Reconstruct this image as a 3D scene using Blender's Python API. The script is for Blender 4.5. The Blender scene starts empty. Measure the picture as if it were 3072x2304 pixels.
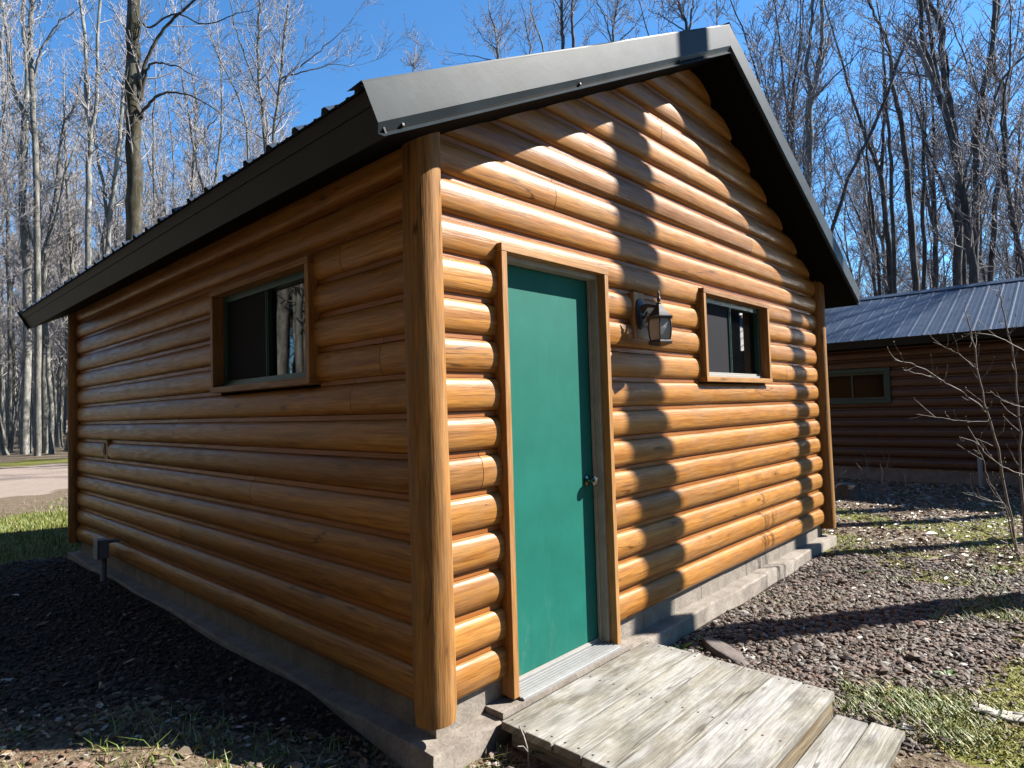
import bpy, bmesh, math, random
import numpy as np
from mathutils import Vector, Matrix

random.seed(7)
sc = bpy.context.scene
COL = sc.collection

# ------------------------------------------------------------------ camera
CAM = np.array([-1.772, -2.171, 1.297])
YAW, PITCH, ROLL = 0.75228, 0.03894, -0.029455
FPX = 1871.9
_f = np.array([math.cos(YAW)*math.cos(PITCH), math.sin(YAW)*math.cos(PITCH), math.sin(PITCH)])
_r0 = np.array([math.sin(YAW), -math.cos(YAW), 0.0])
_u0 = np.cross(_r0, _f)
_c, _s = math.cos(ROLL), math.sin(ROLL)
_r = _c*_r0 + _s*_u0
_u = -_s*_r0 + _c*_u0
cam = bpy.data.cameras.new('camera')
cam.sensor_fit = 'HORIZONTAL'; cam.sensor_width = 36.0; cam.lens = 36*FPX/3072.0
cam.clip_start = 0.05; cam.clip_end = 2000
cob = bpy.data.objects.new('camera', cam); COL.objects.link(cob)
cob.matrix_world = Matrix(((_r[0], _u[0], -_f[0], CAM[0]), (_r[1], _u[1], -_f[1], CAM[1]),
                           (_r[2], _u[2], -_f[2], CAM[2]), (0, 0, 0, 1)))
sc.camera = cob

# ------------------------------------------------------------------ world, sun, exposure
SUNV = Vector((1.27, -1.0, 1.33)).normalized()
w = bpy.data.worlds.new("World"); sc.world = w; w.use_nodes = True
_nt = w.node_tree
sky = _nt.nodes.new('ShaderNodeTexSky'); sky.sky_type = 'NISHITA'; sky.sun_disc = False
sky.sun_elevation = math.asin(SUNV.z)
sky.sun_rotation = math.atan2(SUNV.x, SUNV.y)
sky.air_density = 1.0; sky.dust_density = 0.1; sky.ozone_density = 3.0; sky.altitude = 300
_tint = _nt.nodes.new('ShaderNodeMix'); _tint.data_type = 'RGBA'; _tint.blend_type = 'MULTIPLY'
_tint.inputs[0].default_value = 1.0; _tint.inputs[7].default_value = (0.61, 1.07, 1.35, 1)
_nt.links.new(sky.outputs[0], _tint.inputs[6]); _nt.links.new(_tint.outputs[2], _nt.nodes['Background'].inputs[0])
_nt.nodes['Background'].inputs[1].default_value = 0.05
sun = bpy.data.lights.new('sun', 'SUN'); sun.energy = 5.0; sun.angle = math.radians(0.53)
sun.color = (1.0, 0.95, 0.87)
sob = bpy.data.objects.new('sun', sun); COL.objects.link(sob)
sob.rotation_euler = SUNV.to_track_quat('Z', 'Y').to_euler()
sc.view_settings.view_transform = 'Standard'; sc.view_settings.look = 'None'
sc.view_settings.exposure = 1.9; sc.view_settings.gamma = 1.0
sc.view_settings.use_curve_mapping = False

# ------------------------------------------------------------------ helpers: node materials
ALB = 0.33   # colours below are written bright; this scales all down to balance exposure and sky
class G:
    def __init__(self, name):
        self.m = bpy.data.materials.new(name); self.m.use_nodes = True
        self.nt = self.m.node_tree; self.nt.nodes.clear()
        self.out = self.nt.nodes.new('ShaderNodeOutputMaterial')
        self.p = self.nt.nodes.new('ShaderNodeBsdfPrincipled')
        self.nt.links.new(self.p.outputs[0], self.out.inputs[0])
    def set(self, sock, v):
        if hasattr(v, 'is_output'): self.nt.links.new(v, sock)
        elif isinstance(v, (tuple, list)) and sock.type == 'RGBA' and len(v) == 3: sock.default_value = (*v, 1)
        else: sock.default_value = v
    def bs(self, **k):
        if 'Base_Color' in k: k['Base_Color'] = self.mix(1.0, k['Base_Color'], (ALB, ALB, ALB), 'MULTIPLY')
        for a, v in k.items(): self.set(self.p.inputs[a.replace('_', ' ')], v)
        return self
    def n(self, t, ins=None, out=0, **props):
        nd = self.nt.nodes.new('ShaderNode'+t)
        for a, v in props.items(): setattr(nd, a, v)
        for a, v in (ins or {}).items(): self.set(nd.inputs[a], v)
        return nd.outputs[out]
    def noise(self, vec, scale, detail=4, rough=0.55, dist=0.0, out=0):
        return self.n('TexNoise', {'Vector': vec, 'Scale': scale, 'Detail': detail, 'Roughness': rough, 'Distortion': dist}, out)
    def scale(self, vec, s):
        return self.n('Mapping', {'Vector': vec, 'Scale': s})
    def ramp(self, fac, stops, interp='LINEAR'):
        nd = self.nt.nodes.new('ShaderNodeValToRGB'); nd.color_ramp.interpolation = interp
        e = nd.color_ramp.elements
        while len(e) < len(stops): e.new(0.5)
        for i, (p, c) in enumerate(stops):
            e[i].position = p; e[i].color = (*c, 1) if isinstance(c, (tuple, list)) else (c, c, c, 1)
        self.set(nd.inputs[0], fac); return nd.outputs[0]
    def mix(self, f, a, b, mode='MIX'):
        nd = self.nt.nodes.new('ShaderNodeMix'); nd.data_type = 'RGBA'; nd.blend_type = mode
        self.set(nd.inputs[0], f); self.set(nd.inputs[6], a); self.set(nd.inputs[7], b); return nd.outputs[2]
    def math(self, op, a, b=0.0):
        nd = self.nt.nodes.new('ShaderNodeMath'); nd.operation = op
        self.set(nd.inputs[0], a); self.set(nd.inputs[1], b); return nd.outputs[0]
    def uv(self, name='UVMap'):
        nd = self.nt.nodes.new('ShaderNodeUVMap'); nd.uv_map = name; return nd.outputs[0]
    def obj(self): return self.nt.nodes.new('ShaderNodeTexCoord').outputs['Object']
    def pos(self): return self.nt.nodes.new('ShaderNodeNewGeometry').outputs['Position']
    def bump(self, h, strength=0.3, dist=0.01):
        self.set(self.p.inputs['Normal'], self.n('Bump', {'Height': h, 'Strength': strength, 'Distance': dist})); return self
    def sep(self, v, i): return self.n('SeparateXYZ', {'Vector': v}, i)
    def attr(self, name, out='Color'):
        nd = self.nt.nodes.new('ShaderNodeAttribute'); nd.attribute_name = name; return nd.outputs[out]

def mat_wood(name, honey, dark, grey, gamt=0.55, rough=0.38, coat=0.25, knots=True, spec=0.5, chink=None, grain=(1.3, 26, 1), gstr=0.35, checks=True, stain=False):
    g = G(name); uv = g.uv(); idn = g.uv('idmap')
    rid = g.sep(idn, 0); fl = g.sep(idn, 1)
    u = g.scale(uv, grain)
    wob = g.noise(g.scale(uv, (2.0, 7, 1)), 1.0, 3)
    gr = g.noise(g.n('VectorMath', {0: u, 1: g.n('CombineXYZ', {0: 0.0, 1: g.math('MULTIPLY', wob, 2.2), 2: rid})}, operation='ADD'), 1.0, 5, 0.62, 0.35)
    base = g.ramp(gr, [(0.30, dark), (0.45, tuple(0.45*a+0.55*b for a, b in zip(honey, dark))), (0.58, honey), (0.74, tuple(min(1, 1.18*a) for a in honey))])
    pid = g.ramp(rid, [(0, (0.66, 0.62, 0.56)), (0.3, (0.96, 0.96, 0.92)), (0.5, (1, 1, 0.98)), (0.75, (0.84, 0.80, 0.74)), (1, (1.14, 1.18, 1.25))])
    base = g.mix(1.0, base, pid, 'MULTIPLY')
    pat = g.ramp(g.noise(g.scale(uv, (3.2, 6.5, 1)), 1.0, 5, 0.6, 0.6), [(0.44, 0.0), (0.62, 1.0)])
    base = g.mix(g.math('MULTIPLY', pat, gamt), base, grey)
    fine = g.ramp(g.noise(g.scale(uv, (6, 110, 1)), 1.0, 3, 0.6), [(0.32, 0.66), (0.6, 1.08)])
    base = g.mix(0.9, base, fine, 'MULTIPLY')
    if checks:
        ck = g.noise(g.n('VectorMath', {0: g.scale(uv, (0.55, 9, 1)), 1: g.n('CombineXYZ', {0: 3.0, 1: 0.0, 2: rid})}, operation='ADD'), 1.0, 3, 0.5)
        cm = g.math('MULTIPLY', g.ramp(g.math('ABSOLUTE', g.math('SUBTRACT', ck, 0.5)), [(0.004, 1.0), (0.011, 0.0)]),
                    g.ramp(g.noise(g.scale(uv, (1.7, 5, 1)), 1.0, 2), [(0.54, 0.0), (0.60, 0.8)]))
        base = g.mix(cm, base, tuple(c*0.3 for c in dark))
    if knots:
        kv = g.n('TexVoronoi', {'Vector': g.scale(uv, (1.9, 5.4, 1)), 'Scale': 1.0}, 0, feature='F1')
        kc = g.n('TexVoronoi', {'Vector': g.scale(uv, (1.9, 5.4, 1)), 'Scale': 1.0}, 1, feature='F1')
        sel = g.math('GREATER_THAN', g.sep(kc, 0), 0.25)
        kd = g.math('ADD', kv, g.math('MULTIPLY', g.noise(g.scale(uv, (22, 40, 1)), 1.0, 2), 0.05))
        km = g.math('MULTIPLY', g.ramp(kd, [(0.045, 1.0), (0.10, 0.0)]), sel)
        halo = g.math('MULTIPLY', g.ramp(kd, [(0.06, 0.55), (0.24, 0.0)]), sel)
        base = g.mix(halo, base, tuple(c*0.62 for c in dark))
        base = g.mix(g.math('MULTIPLY', km, 0.85), base, (0.05, 0.025, 0.012))
        nv = g.n('TexVoronoi', {'Vector': g.scale(uv, (3.3, 13, 1)), 'Scale': 1.0}, 0, feature='F1')
        base = g.mix(g.ramp(nv, [(0.022, 0.9), (0.034, 0.0)]), base, (0.03, 0.015, 0.01))
    if stain:
        st2 = g.ramp(g.noise(g.scale(uv, (2.6, 9, 1)), 1.0, 5, 0.7, 0.8), [(0.42, 1.0), (0.66, 0.55)])
        base = g.mix(1.0, base, st2, 'MULTIPLY')
    if chink: base = g.mix(fl, base, g.mix(0.35, chink, base))
    g.bs(Base_Color=base, Roughness=g.ramp(g.noise(g.scale(uv, (5, 30, 1)), 1.0, 3), [(0.3, rough-0.06), (0.7, rough+0.12)]),
         Coat_Weight=coat, Coat_Roughness=0.38)
    g.p.inputs['Specular IOR Level'].default_value = spec
    g.bump(g.math('ADD', gr, g.math('MULTIPLY', fine, 0.6)), gstr, 0.004)
    return g.m

M = {}
M['log'] = mat_wood('stained_log_wood', (1.0, 0.45, 0.105), (0.54, 0.20, 0.038), (0.66, 0.37, 0.175), gamt=0.4, chink=(0.58, 0.165, 0.030), rough=0.38, coat=0.0, spec=0.2, grain=(0.8, 36, 1))
M['post'] = mat_wood('stained_post_wood', (0.80, 0.40, 0.13), (0.46, 0.20, 0.055), (0.50, 0.30, 0.15), 0.45, 0.6, 0.0, spec=0.12, grain=(1.0, 20, 1), gstr=0.55)
M['casing'] = mat_wood('casing_wood', (0.98, 0.50, 0.17), (0.62, 0.27, 0.08), (0.80, 0.48, 0.24), 0.4, 0.5, 0.0, spec=0.2, grain=(1.5, 45, 1))
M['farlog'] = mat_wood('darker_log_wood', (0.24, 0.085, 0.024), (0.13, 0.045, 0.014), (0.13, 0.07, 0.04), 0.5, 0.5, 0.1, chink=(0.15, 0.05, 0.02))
M['deck'] = mat_wood('weathered_plank_wood', (0.70, 0.66, 0.58), (0.46, 0.415, 0.345), (0.92, 0.91, 0.89), 0.6, 0.75, 0.0, spec=0.2, grain=(0.9, 30, 1), gstr=0.8, stain=True)
M['deckstain'] = mat_wood('weathered_riser_wood', (0.50, 0.38, 0.22), (0.24, 0.16, 0.08), (0.42, 0.40, 0.36), 0.5, 0.75, 0.0, spec=0.25, gstr=0.6)

def simple(name, col, rough=0.5, metal=0.0, nscale=None, namt=0.2, bumps=None, spec=0.5, coat=0.0):
    g = G(name)
    if nscale:
        nz = g.noise(g.obj(), nscale, 5, 0.6)
        c = g.ramp(nz, [(0.3, tuple(v*(1-namt) for v in col)), (0.7, tuple(min(1, v*(1+namt)) for v in col))])
    else: c = col
    g.bs(Base_Color=c, Roughness=rough, Metallic=metal, Coat_Weight=coat)
    g.p.inputs['Specular IOR Level'].default_value = spec
    if bumps: g.bump(g.noise(g.obj(), bumps[0], 4, 0.6), bumps[1], bumps[2])
    return g.m
M['roofmetal'] = simple('painted_roof_metal', (0.10, 0.135, 0.20), 0.34, 0.0, 6, 0.25, (3, 0.05, 0.01), 0.45)
M['trim'] = simple('painted_trim_metal', (0.070, 0.092, 0.110), 0.5, 0.0, 5, 0.22, (7, 0.10, 0.01), 0.08)
M['soffit'] = simple('black_soffit', (0.007, 0.007, 0.008), 0.8, 0.0, 20, 0.2, None, 0.06)
M['fascia'] = simple('charcoal_fascia', (0.040, 0.040, 0.042), 0.6, 0.0, 8, 0.15, None, 0.2)
M['beige'] = simple('grey_beige_jamb', (0.68, 0.64, 0.56), 0.7, 0.0, 14, 0.15, (40, 0.1, 0.003))
M['frame'] = simple('dark_green_frame', (0.04, 0.14, 0.12), 0.4, 0.0, 10, 0.12)
M['greencase'] = simple('green_window_casing', (0.02, 0.12, 0.095), 0.55, 0.0, 10, 0.12)
M['framew'] = simple('pale_sill', (0.66, 0.62, 0.55), 0.5, 0.0, 10, 0.08)
M['alu'] = simple('threshold_metal', (0.80, 0.80, 0.80), 0.45, 0.35, 25, 0.08)
M['steel'] = simple('knob_steel', (0.55, 0.53, 0.48), 0.16, 1.0)
M['lampmetal'] = simple('lantern_metal', (0.055, 0.052, 0.055), 0.5, 0.2, 30, 0.2, (80, 0.15, 0.002), 0.6)
M['grey'] = simple('grey_utility_box', (0.55, 0.60, 0.66), 0.5, 0.0, 14, 0.15)
M['white'] = simple('white_pipe', (0.7, 0.7, 0.7), 0.5, 0.0, 10, 0.1)
M['black'] = simple('dark_gap', (0.008, 0.008, 0.008), 0.8)
M['nail'] = simple('rusty_nail', (0.05, 0.035, 0.03), 0.6)
M['stem'] = simple('shrub_bark', (0.34, 0.28, 0.25), 0.7, 0.0, 20, 0.3)
M['bud'] = simple('spring_bud', (0.22, 0.24, 0.05), 0.6, 0.0, 20, 0.3)
M['leafgreen'] = simple('weed_leaf', (0.20, 0.38, 0.06), 0.5, 0.0, 12, 0.35)
M['stump'] = simple('old_stump_wood', (0.13, 0.105, 0.085), 0.85, 0.0, 9, 0.5, (22, 0.8, 0.03))
M['rock'] = simple('reddish_grey_rock', (0.21, 0.165, 0.145), 0.8, 0.0, 9, 0.25, (18, 0.5, 0.02))
M['barkstrip'] = simple('pale_bark', (0.60, 0.55, 0.48), 0.7, 0.0, 12, 0.25, (30, 0.5, 0.01))
M['screen'] = simple('insect_screen', (0.045, 0.045, 0.055), 0.75, 0.0, 400, 0.3, None, 0.05)

def mat_door():
    g = G('green_door_paint'); o = g.obj()
    n1 = g.noise(o, 3, 5, 0.65); n2 = g.noise(g.scale(o, (30, 30, 4)), 1.0, 4)
    c = g.ramp(n1, [(0.3, (0.010, 0.225, 0.165)), (0.7, (0.018, 0.295, 0.225))])
    c = g.mix(0.10, c, g.ramp(n2, [(0.3, (0.012, 0.25, 0.195)), (0.7, (0.04, 0.38, 0.30))]))
    low = g.n('MapRange', {0: g.sep(o, 2), 1: 0.35, 2: 0.0})
    sc_ = g.math('MULTIPLY', g.ramp(g.noise(g.scale(o, (14, 14, 5)), 1.0, 5, 0.75), [(0.55, 0.0), (0.75, 0.6)]), low)
    c = g.mix(sc_, c, (0.20, 0.42, 0.33))
    ch = g.n('TexVoronoi', {'Vector': g.scale(o, (5, 5, 4)), 'Scale': 1.0}, 0)
    c = g.mix(g.ramp(ch, [(0.012, 1.0), (0.02, 0.0)]), c, (0.6, 0.65, 0.6))
    g.bs(Base_Color=c, Roughness=0.6); g.p.inputs['Specular IOR Level'].default_value = 0.15; g.bump(g.noise(o, 90, 3), 0.08, 0.002); return g.m
M['door'] = mat_door()

def mat_glass():
    g = G('dark_window_glass')
    g.bs(Base_Color=(0.006, 0.007, 0.008), Roughness=0.015); g.p.inputs['IOR'].default_value = 1.6
    return g.m
M['glass'] = mat_glass()
M['dimglass'] = simple('dim_window_glass', (0.012, 0.016, 0.018), 0.1, 0, None, 0, None, 0.12)
def mat_frost():
    g = G('frosted_lantern_glass')
    g.bs(Base_Color=(1.0, 1.0, 1.0), Roughness=0.35); g.p.inputs['Transmission Weight'].default_value = 0.35
    g.p.inputs['IOR'].default_value = 1.3
    g.bump(g.noise(g.obj(), 60, 3), 0.15, 0.002); return g.m
M['frost'] = mat_frost()

def mat_concrete():
    g = G('foundation_concrete'); o = g.obj()
    n = g.noise(o, 7, 6, 0.65)
    c = g.ramp(n, [(0.3, (0.34, 0.275, 0.22)), (0.7, (0.66, 0.575, 0.485))])
    c = g.mix(g.ramp(g.noise(o, 60, 3), [(0.35, 0.35), (0.5, 0.0)]), c, (0.16, 0.13, 0.11))
    # block joints every 0.4 m on the vertical faces
    g.bs(Base_Color=c, Roughness=0.88); g.bump(g.noise(o, 45, 6, 0.7), 0.5, 0.008); return g.m
M['concrete'] = mat_concrete()

def mat_bark(name, c0, c1, c2, sc_=1.0):
    g = G(name); o = g.obj()
    n = g.noise(g.scale(o, (5*sc_, 5*sc_, 1.6*sc_)), 1.0, 6, 0.7, 0.4)
    c = g.ramp(n, [(0.34, c0), (0.5, c1), (0.66, c2)])
    f = g.ramp(g.noise(g.scale(o, (28, 28, 7)), 1.0, 4, 0.7), [(0.3, 0.62), (0.65, 1.1)])
    c = g.mix(0.9, c, f, 'MULTIPLY')
    g.bs(Base_Color=c, Roughness=0.9); g.p.inputs['Specular IOR Level'].default_value = 0.2
    g.bump(g.noise(g.scale(o, (24, 24, 6)), 1.0, 5, 0.7), 0.7, 0.03); return g.m
M['bark'] = mat_bark('grey_bark', (0.17, 0.165, 0.14), (0.40, 0.385, 0.34), (0.66, 0.64, 0.57))
M['bark_moss'] = mat_bark('mossy_bark', (0.06, 0.058, 0.025), (0.15, 0.13, 0.085), (0.30, 0.28, 0.23), 0.7)
M['bark_pale'] = mat_bark('pale_bark_trunk', (0.22, 0.215, 0.19), (0.52, 0.51, 0.46), (0.85, 0.83, 0.77), 1.3)
M['bark_backlit'] = mat_bark('backlit_bark', (0.09, 0.088, 0.09), (0.20, 0.195, 0.195), (0.40, 0.39, 0.38))  # darker bark copy, the backlit look is put into the colour
M['twig'] = simple('twig_bark', (0.74, 0.69, 0.68), 0.85, 0.0, None, 0.2, None, 0.2)
M['twig_backlit'] = simple('backlit_twig_bark', (0.52, 0.50, 0.54), 0.85, 0.0, None, 0.2, None, 0.2)  # darker twig copy, backlight shade painted into its colour

# ------------------------------------------------------------------ helpers: meshes
def make_obj(name, verts, faces, mat, parent=None, uvs=None, ids=None, smooth=None, loc=None, attrs=None, merge=None):
    """faces: list of int lists, or numpy (n,3)/(n,4) array, or list of such arrays"""
    me = bpy.data.meshes.new(name)
    verts = np.asarray(verts, dtype=np.float32).reshape(-1, 3)
    if isinstance(faces, np.ndarray): faces = [faces]
    if len(faces) and isinstance(faces[0], np.ndarray) and faces[0].ndim == 2:
        flat = np.concatenate([f.reshape(-1) for f in faces]); cnt = np.concatenate([np.full(len(f), f.shape[1]) for f in faces])
    else:
        flat = np.array([i for f in faces for i in f]); cnt = np.array([len(f) for f in faces])
    me.vertices.add(len(verts)); me.vertices.foreach_set('co', verts.reshape(-1))
    me.loops.add(len(flat)); me.loops.foreach_set('vertex_index', flat.astype(np.int32))
    me.polygons.add(len(cnt)); st = np.concatenate([[0], np.cumsum(cnt)[:-1]]).astype(np.int32)
    me.polygons.foreach_set('loop_start', st); me.polygons.foreach_set('loop_total', cnt.astype(np.int32))
    if uvs is not None:
        l = me.uv_layers.new(name='UVMap'); l.data.foreach_set('uv', np.asarray(uvs, dtype=np.float32).reshape(-1))
    if ids is not None:
        l = me.uv_layers.new(name='idmap'); l.data.foreach_set('uv', np.asarray(ids, dtype=np.float32).reshape(-1))
    if attrs is not None:
        for an, av in attrs.items():
            a = me.color_attributes.new(an, 'FLOAT_COLOR', 'POINT'); a.data.foreach_set('color', np.asarray(av, dtype=np.float32).reshape(-1))
    me.update(calc_edges=True); me.validate()
    if merge:
        bm = bmesh.new(); bm.from_mesh(me); bmesh.ops.remove_doubles(bm, verts=bm.verts, dist=merge); bm.to_mesh(me); bm.free()
    if not smooth: me.polygons.foreach_set('use_smooth', np.zeros(len(me.polygons), dtype=bool))
    if smooth:
        me.polygons.foreach_set('use_smooth', np.ones(len(me.polygons), dtype=bool))
        if smooth < 179: me.set_sharp_from_angle(angle=math.radians(smooth))
    if mat: me.materials.append(mat)
    o = bpy.data.objects.new(name, me); COL.objects.link(o)
    if parent: o.parent = parent
    if loc is not None: o.location = loc
    return o

class MB:
    def __init__(s): s.v = []; s.f = []; s.uv = []; s.id = []; s.n = 0
    def face(s, pts, uvs=None, idv=(0.5, 0)):
        s.v += [tuple(p) for p in pts]; k = len(pts); s.f.append(list(range(s.n, s.n+k))); s.n += k
        s.uv += list(uvs) if uvs is not None else [(0, 0)]*k
        s.id += [idv]*k
    def box(s, a, b, axis=None, rid=None, m=None):
        """box from corner a to b; axis = index of the grain direction for the uv; m optional transform"""
        a = np.array(a, float); b = np.array(b, float); d = b-a
        if axis is None: axis = int(np.argmax(np.abs(d)))
        rid = random.random() if rid is None else rid; off = random.random()*40
        C = lambda i, j, k: np.array([a[0]+i*d[0], a[1]+j*d[1], a[2]+k*d[2]])
        o = [x for x in range(3) if x != axis]
        for q in ([(0,0,0),(0,1,0),(1,1,0),(1,0,0)], [(0,0,1),(1,0,1),(1,1,1),(0,1,1)], [(0,0,0),(1,0,0),(1,0,1),(0,0,1)],
                  [(1,1,0),(0,1,0),(0,1,1),(1,1,1)], [(0,1,0),(0,0,0),(0,0,1),(0,1,1)], [(1,0,0),(1,1,0),(1,1,1),(1,0,1)]):
            P = [C(*c) for c in q]
            U = [(p[axis]+off, p[o[0]]+p[o[1]]+off*1.3) for p in P]
            if m is not None: P = [tuple((m @ Vector(p))) for p in P]
            s.face(P, U, (rid, 0))
    def build(s, name, mat, parent=None, smooth=None, bevel=None, merge=0.00005, **k):
        o = make_obj(name, s.v, s.f, mat, parent, s.uv, s.id, smooth, merge=merge, **k)
        if bevel:
            md = o.modifiers.new('bevel', 'BEVEL'); md.width = bevel; md.segments = 2; md.limit_method = 'ANGLE'
        return o

def lathe(name, prof, mat, parent=None, n=20, axis='z', loc=(0, 0, 0), smooth=40, sq=None):
    """prof list of (r, h)"""
    V = []; F = []; off = 0
    for r, h in prof:
        for i in range(n):
            t = 2*math.pi*i/n; x, y = r*math.cos(t), r*math.sin(t)
            V.append({'z': (x, y, h), 'y': (x, h, y), 'x': (h, x, y)}[axis])
    for j in range(len(prof)-1):
        for i in range(n):
            a = j*n+i; b = j*n+(i+1) % n; F.append([a, b, b+n, a+n])
    F.append(list(range(n))[::-1]); F.append([len(V)-n+i for i in range(n)])
    V = [(v[0]+loc[0], v[1]+loc[1], v[2]+loc[2]) for v in V]
    o = make_obj(name, V, F, mat, parent, smooth=smooth)
    bm = bmesh.new(); bm.from_mesh(o.data); bmesh.ops.recalc_face_normals(bm, faces=bm.faces); bm.to_mesh(o.data); bm.free()
    return o

class TB:
    """collects tubes as numpy arrays"""
    def __init__(s): s.v = []; s.q = []; s.n = 0
    def tube(s, P, R, sides=5):
        P = np.asarray(P, float); R = np.asarray(R, float); n = len(P)
        T = np.empty_like(P); T[1:-1] = P[2:]-P[:-2]; T[0] = P[1]-P[0]; T[-1] = P[-1]-P[-2]
        T /= (np.linalg.norm(T, axis=1, keepdims=True)+1e-9)
        ref = np.array([0.31, 0.95, 0.05]) if abs(T[0, 2]) > 0.8 else np.array([0, 0, 1.0])
        A = np.cross(T, ref); A /= (np.linalg.norm(A, axis=1, keepdims=True)+1e-9); B = np.cross(T, A)
        t = np.arange(sides)*2*math.pi/sides
        V = P[:, None, :]+R[:, None, None]*(np.cos(t)[None, :, None]*A[:, None, :]+np.sin(t)[None, :, None]*B[:, None, :])
        s.v.append(V.reshape(-1, 3))
        i = np.arange(n-1)[:, None]*sides; j = np.arange(sides)[None, :]; jn = (j+1) % sides
        q = np.stack([i+j, i+jn, i+sides+jn, i+sides+j], -1).reshape(-1, 4)+s.n
        s.q.append(q); s.n += n*sides
    def build(s, name, mat, parent=None, smooth=180, origin=None):
        V = np.concatenate(s.v)
        if origin is not None: V = V-np.asarray(origin)
        return make_obj(name, V, np.concatenate(s.q), mat, parent, smooth=smooth)

def tag(o, label=None, cat=None, group=None, kind=None):
    if label: o['label'] = label
    if cat: o['category'] = cat
    if group: o['group'] = group
    if kind: o['kind'] = kind
    return o
def empty(name, loc=(0, 0, 0), **k):
    o = bpy.data.objects.new(name, None); COL.objects.link(o); o.location = loc
    o.empty_display_size = 0.2
    return tag(o, **k)

def RAY(px, py):   # a viewing direction of the photograph, used once to find where traced trees stand
    K = 3072/2212.0
    return _f+_r*((px*K-1536)/FPX)-_u*((py*K-1152)/FPX)
def AT(px, py, depth): return CAM+depth*RAY(px, py)

# ------------------------------------------------------------------ ground
def gz(x, y):
    x = np.asarray(x, float); y = np.asarray(y, float)
    n = (np.sin(x*1.3+0.7)*np.cos(y*1.7+0.3)*0.010+np.sin(x*3.1+y*2.3)*0.006+np.sin(x*0.45-1.0)*np.sin(y*0.38+0.5)*0.02
         +np.sin(x*7.3-y*5.1)*0.003)
    far = np.clip((np.hypot(x-2, y-2)-12)/60, 0, 1)
    n = n+far*0.5*np.sin(x*0.05+1)*np.cos(y*0.06)
    rise = 0.225*np.clip((-0.22-x)/0.7, 0, 1)**1.2*np.clip((2.6-y)/1.6, 0, 1)*np.clip((x+6)/3, 0, 1)
    n = n+rise+0.03*np.clip((x-1.6)/2, 0, 1)*np.clip((-0.9-y)/0.8, 0, 1)
    n = n+0.10*np.clip((y-0.05)/0.8, 0, 1)*np.clip(-x/0.05, 0, 1)*np.clip((7-y)/2, 0, 1)*np.clip((x+3)/1.5, 0, 1)
    return -0.245+n
def sst(a, b, v):
    t = np.clip((v-a)/(b-a), 0, 1); return t*t*(3-2*t)
def vnoise(x, y, sc_, seed=0):
    rs = np.random.RandomState(seed); T = rs.rand(64, 64)
    X = np.asarray(x)*sc_+100; Y = np.asarray(y)*sc_+100
    xi = np.floor(X).astype(int); yi = np.floor(Y).astype(int); fx = X-xi; fy = Y-yi
    fx = fx*fx*(3-2*fx); fy = fy*fy*(3-2*fy)
    g = lambda a, b: T[a % 64, b % 64]
    return (g(xi, yi)*(1-fx)+g(xi+1, yi)*fx)*(1-fy)+(g(xi, yi+1)*(1-fx)+g(xi+1, yi+1)*fx)*fy
def fbm(x, y, sc_, seed=0):
    return (vnoise(x, y, sc_, seed)+0.5*vnoise(x, y, sc_*2.1, seed+1)+0.25*vnoise(x, y, sc_*4.3, seed+2))/1.75
def zones(x, y):
    """gravel, road, grass/moss weights; the rest is leaf litter"""
    nz = fbm(x, y, 1.1, 3)-0.5; nf = fbm(x, y, 4.5, 9)-0.5
    # gravel apron round the cabin
    gl = sst(-2.9, -2.5, x+nz*0.9)*sst(6.6, 6.1, y+nz*0.9)*(x < 2)*sst(-0.12, 0.12, y-0.12+nf*0.35)*sst(0.0, 0.25, y+0.87*x-0.02+nf*0.3)
    gr = sst(4.95, 4.45, x-0.18*np.abs(y)+nz*1.3)*sst(-2.05, -1.75, y+nz*0.7+0.25*np.clip(x-2.0, -1, 3)-0.25)*(y < 1)*(x > 0)
    bare = sst(1.5, 0.9, x)*(y < 0.1)
    gr = gr*(1-bare*sst(0.45, 0.6, fbm(x, y, 3, 5)))
    gravel = np.clip(np.maximum(gl, gr), 0, 1)
    spot = np.zeros_like(gravel)
    for sx_, sy_, sr_ in ((3.75, -1.62, 0.34), (1.86, -1.48, 0.24), (4.5, -1.15, 0.30), (1.62, -1.72, 0.2), (2.15, -1.85, 0.2), (4.75, -0.75, 0.2), (3.2, -1.9, 0.2)):
        spot = np.maximum(spot, np.exp(-((x-sx_)**2+(y-sy_)**2)/sr_**2*0.9))
    spot = sst(0.38, 0.62, spot+nf*0.7)
    gravel = gravel*(1-0.85*spot)
    road = sst(14.0, 15.2, y+nz*1.5)*sst(26.5, 25.0, y+nz*1.5)*sst(9.5, 8.0, x+nz*2)
    grass = sst(6.1, 6.7, y+nz*1.0)*sst(12.0, 10.4, y+nz*2.5)*(x < 5.0)*(x > -3.2)
    grass = np.maximum(grass, 0.8*sst(25.5, 27.0, y+nz*1.5)*sst(31.5, 29.5, y+nz*3)*(x < 9))
    grass = np.maximum(grass, 0.45*sst(11.5, 12.5, y)*sst(15.5, 14.0, y+nz*2)*(x < 9)*sst(0.42, 0.6, fbm(x, y, 0.8, 21)))
    moss = sst(0.50, 0.62, fbm(x, y, 1.6, 31))*(1-gravel)*(y < 5)*(x > 0.5)*sst(9.3, 8.2, x)
    grass = np.clip(np.maximum(np.maximum(grass, moss*0.85), spot)*(1-gravel), 0, 1)
    return gravel, road, grass

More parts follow.
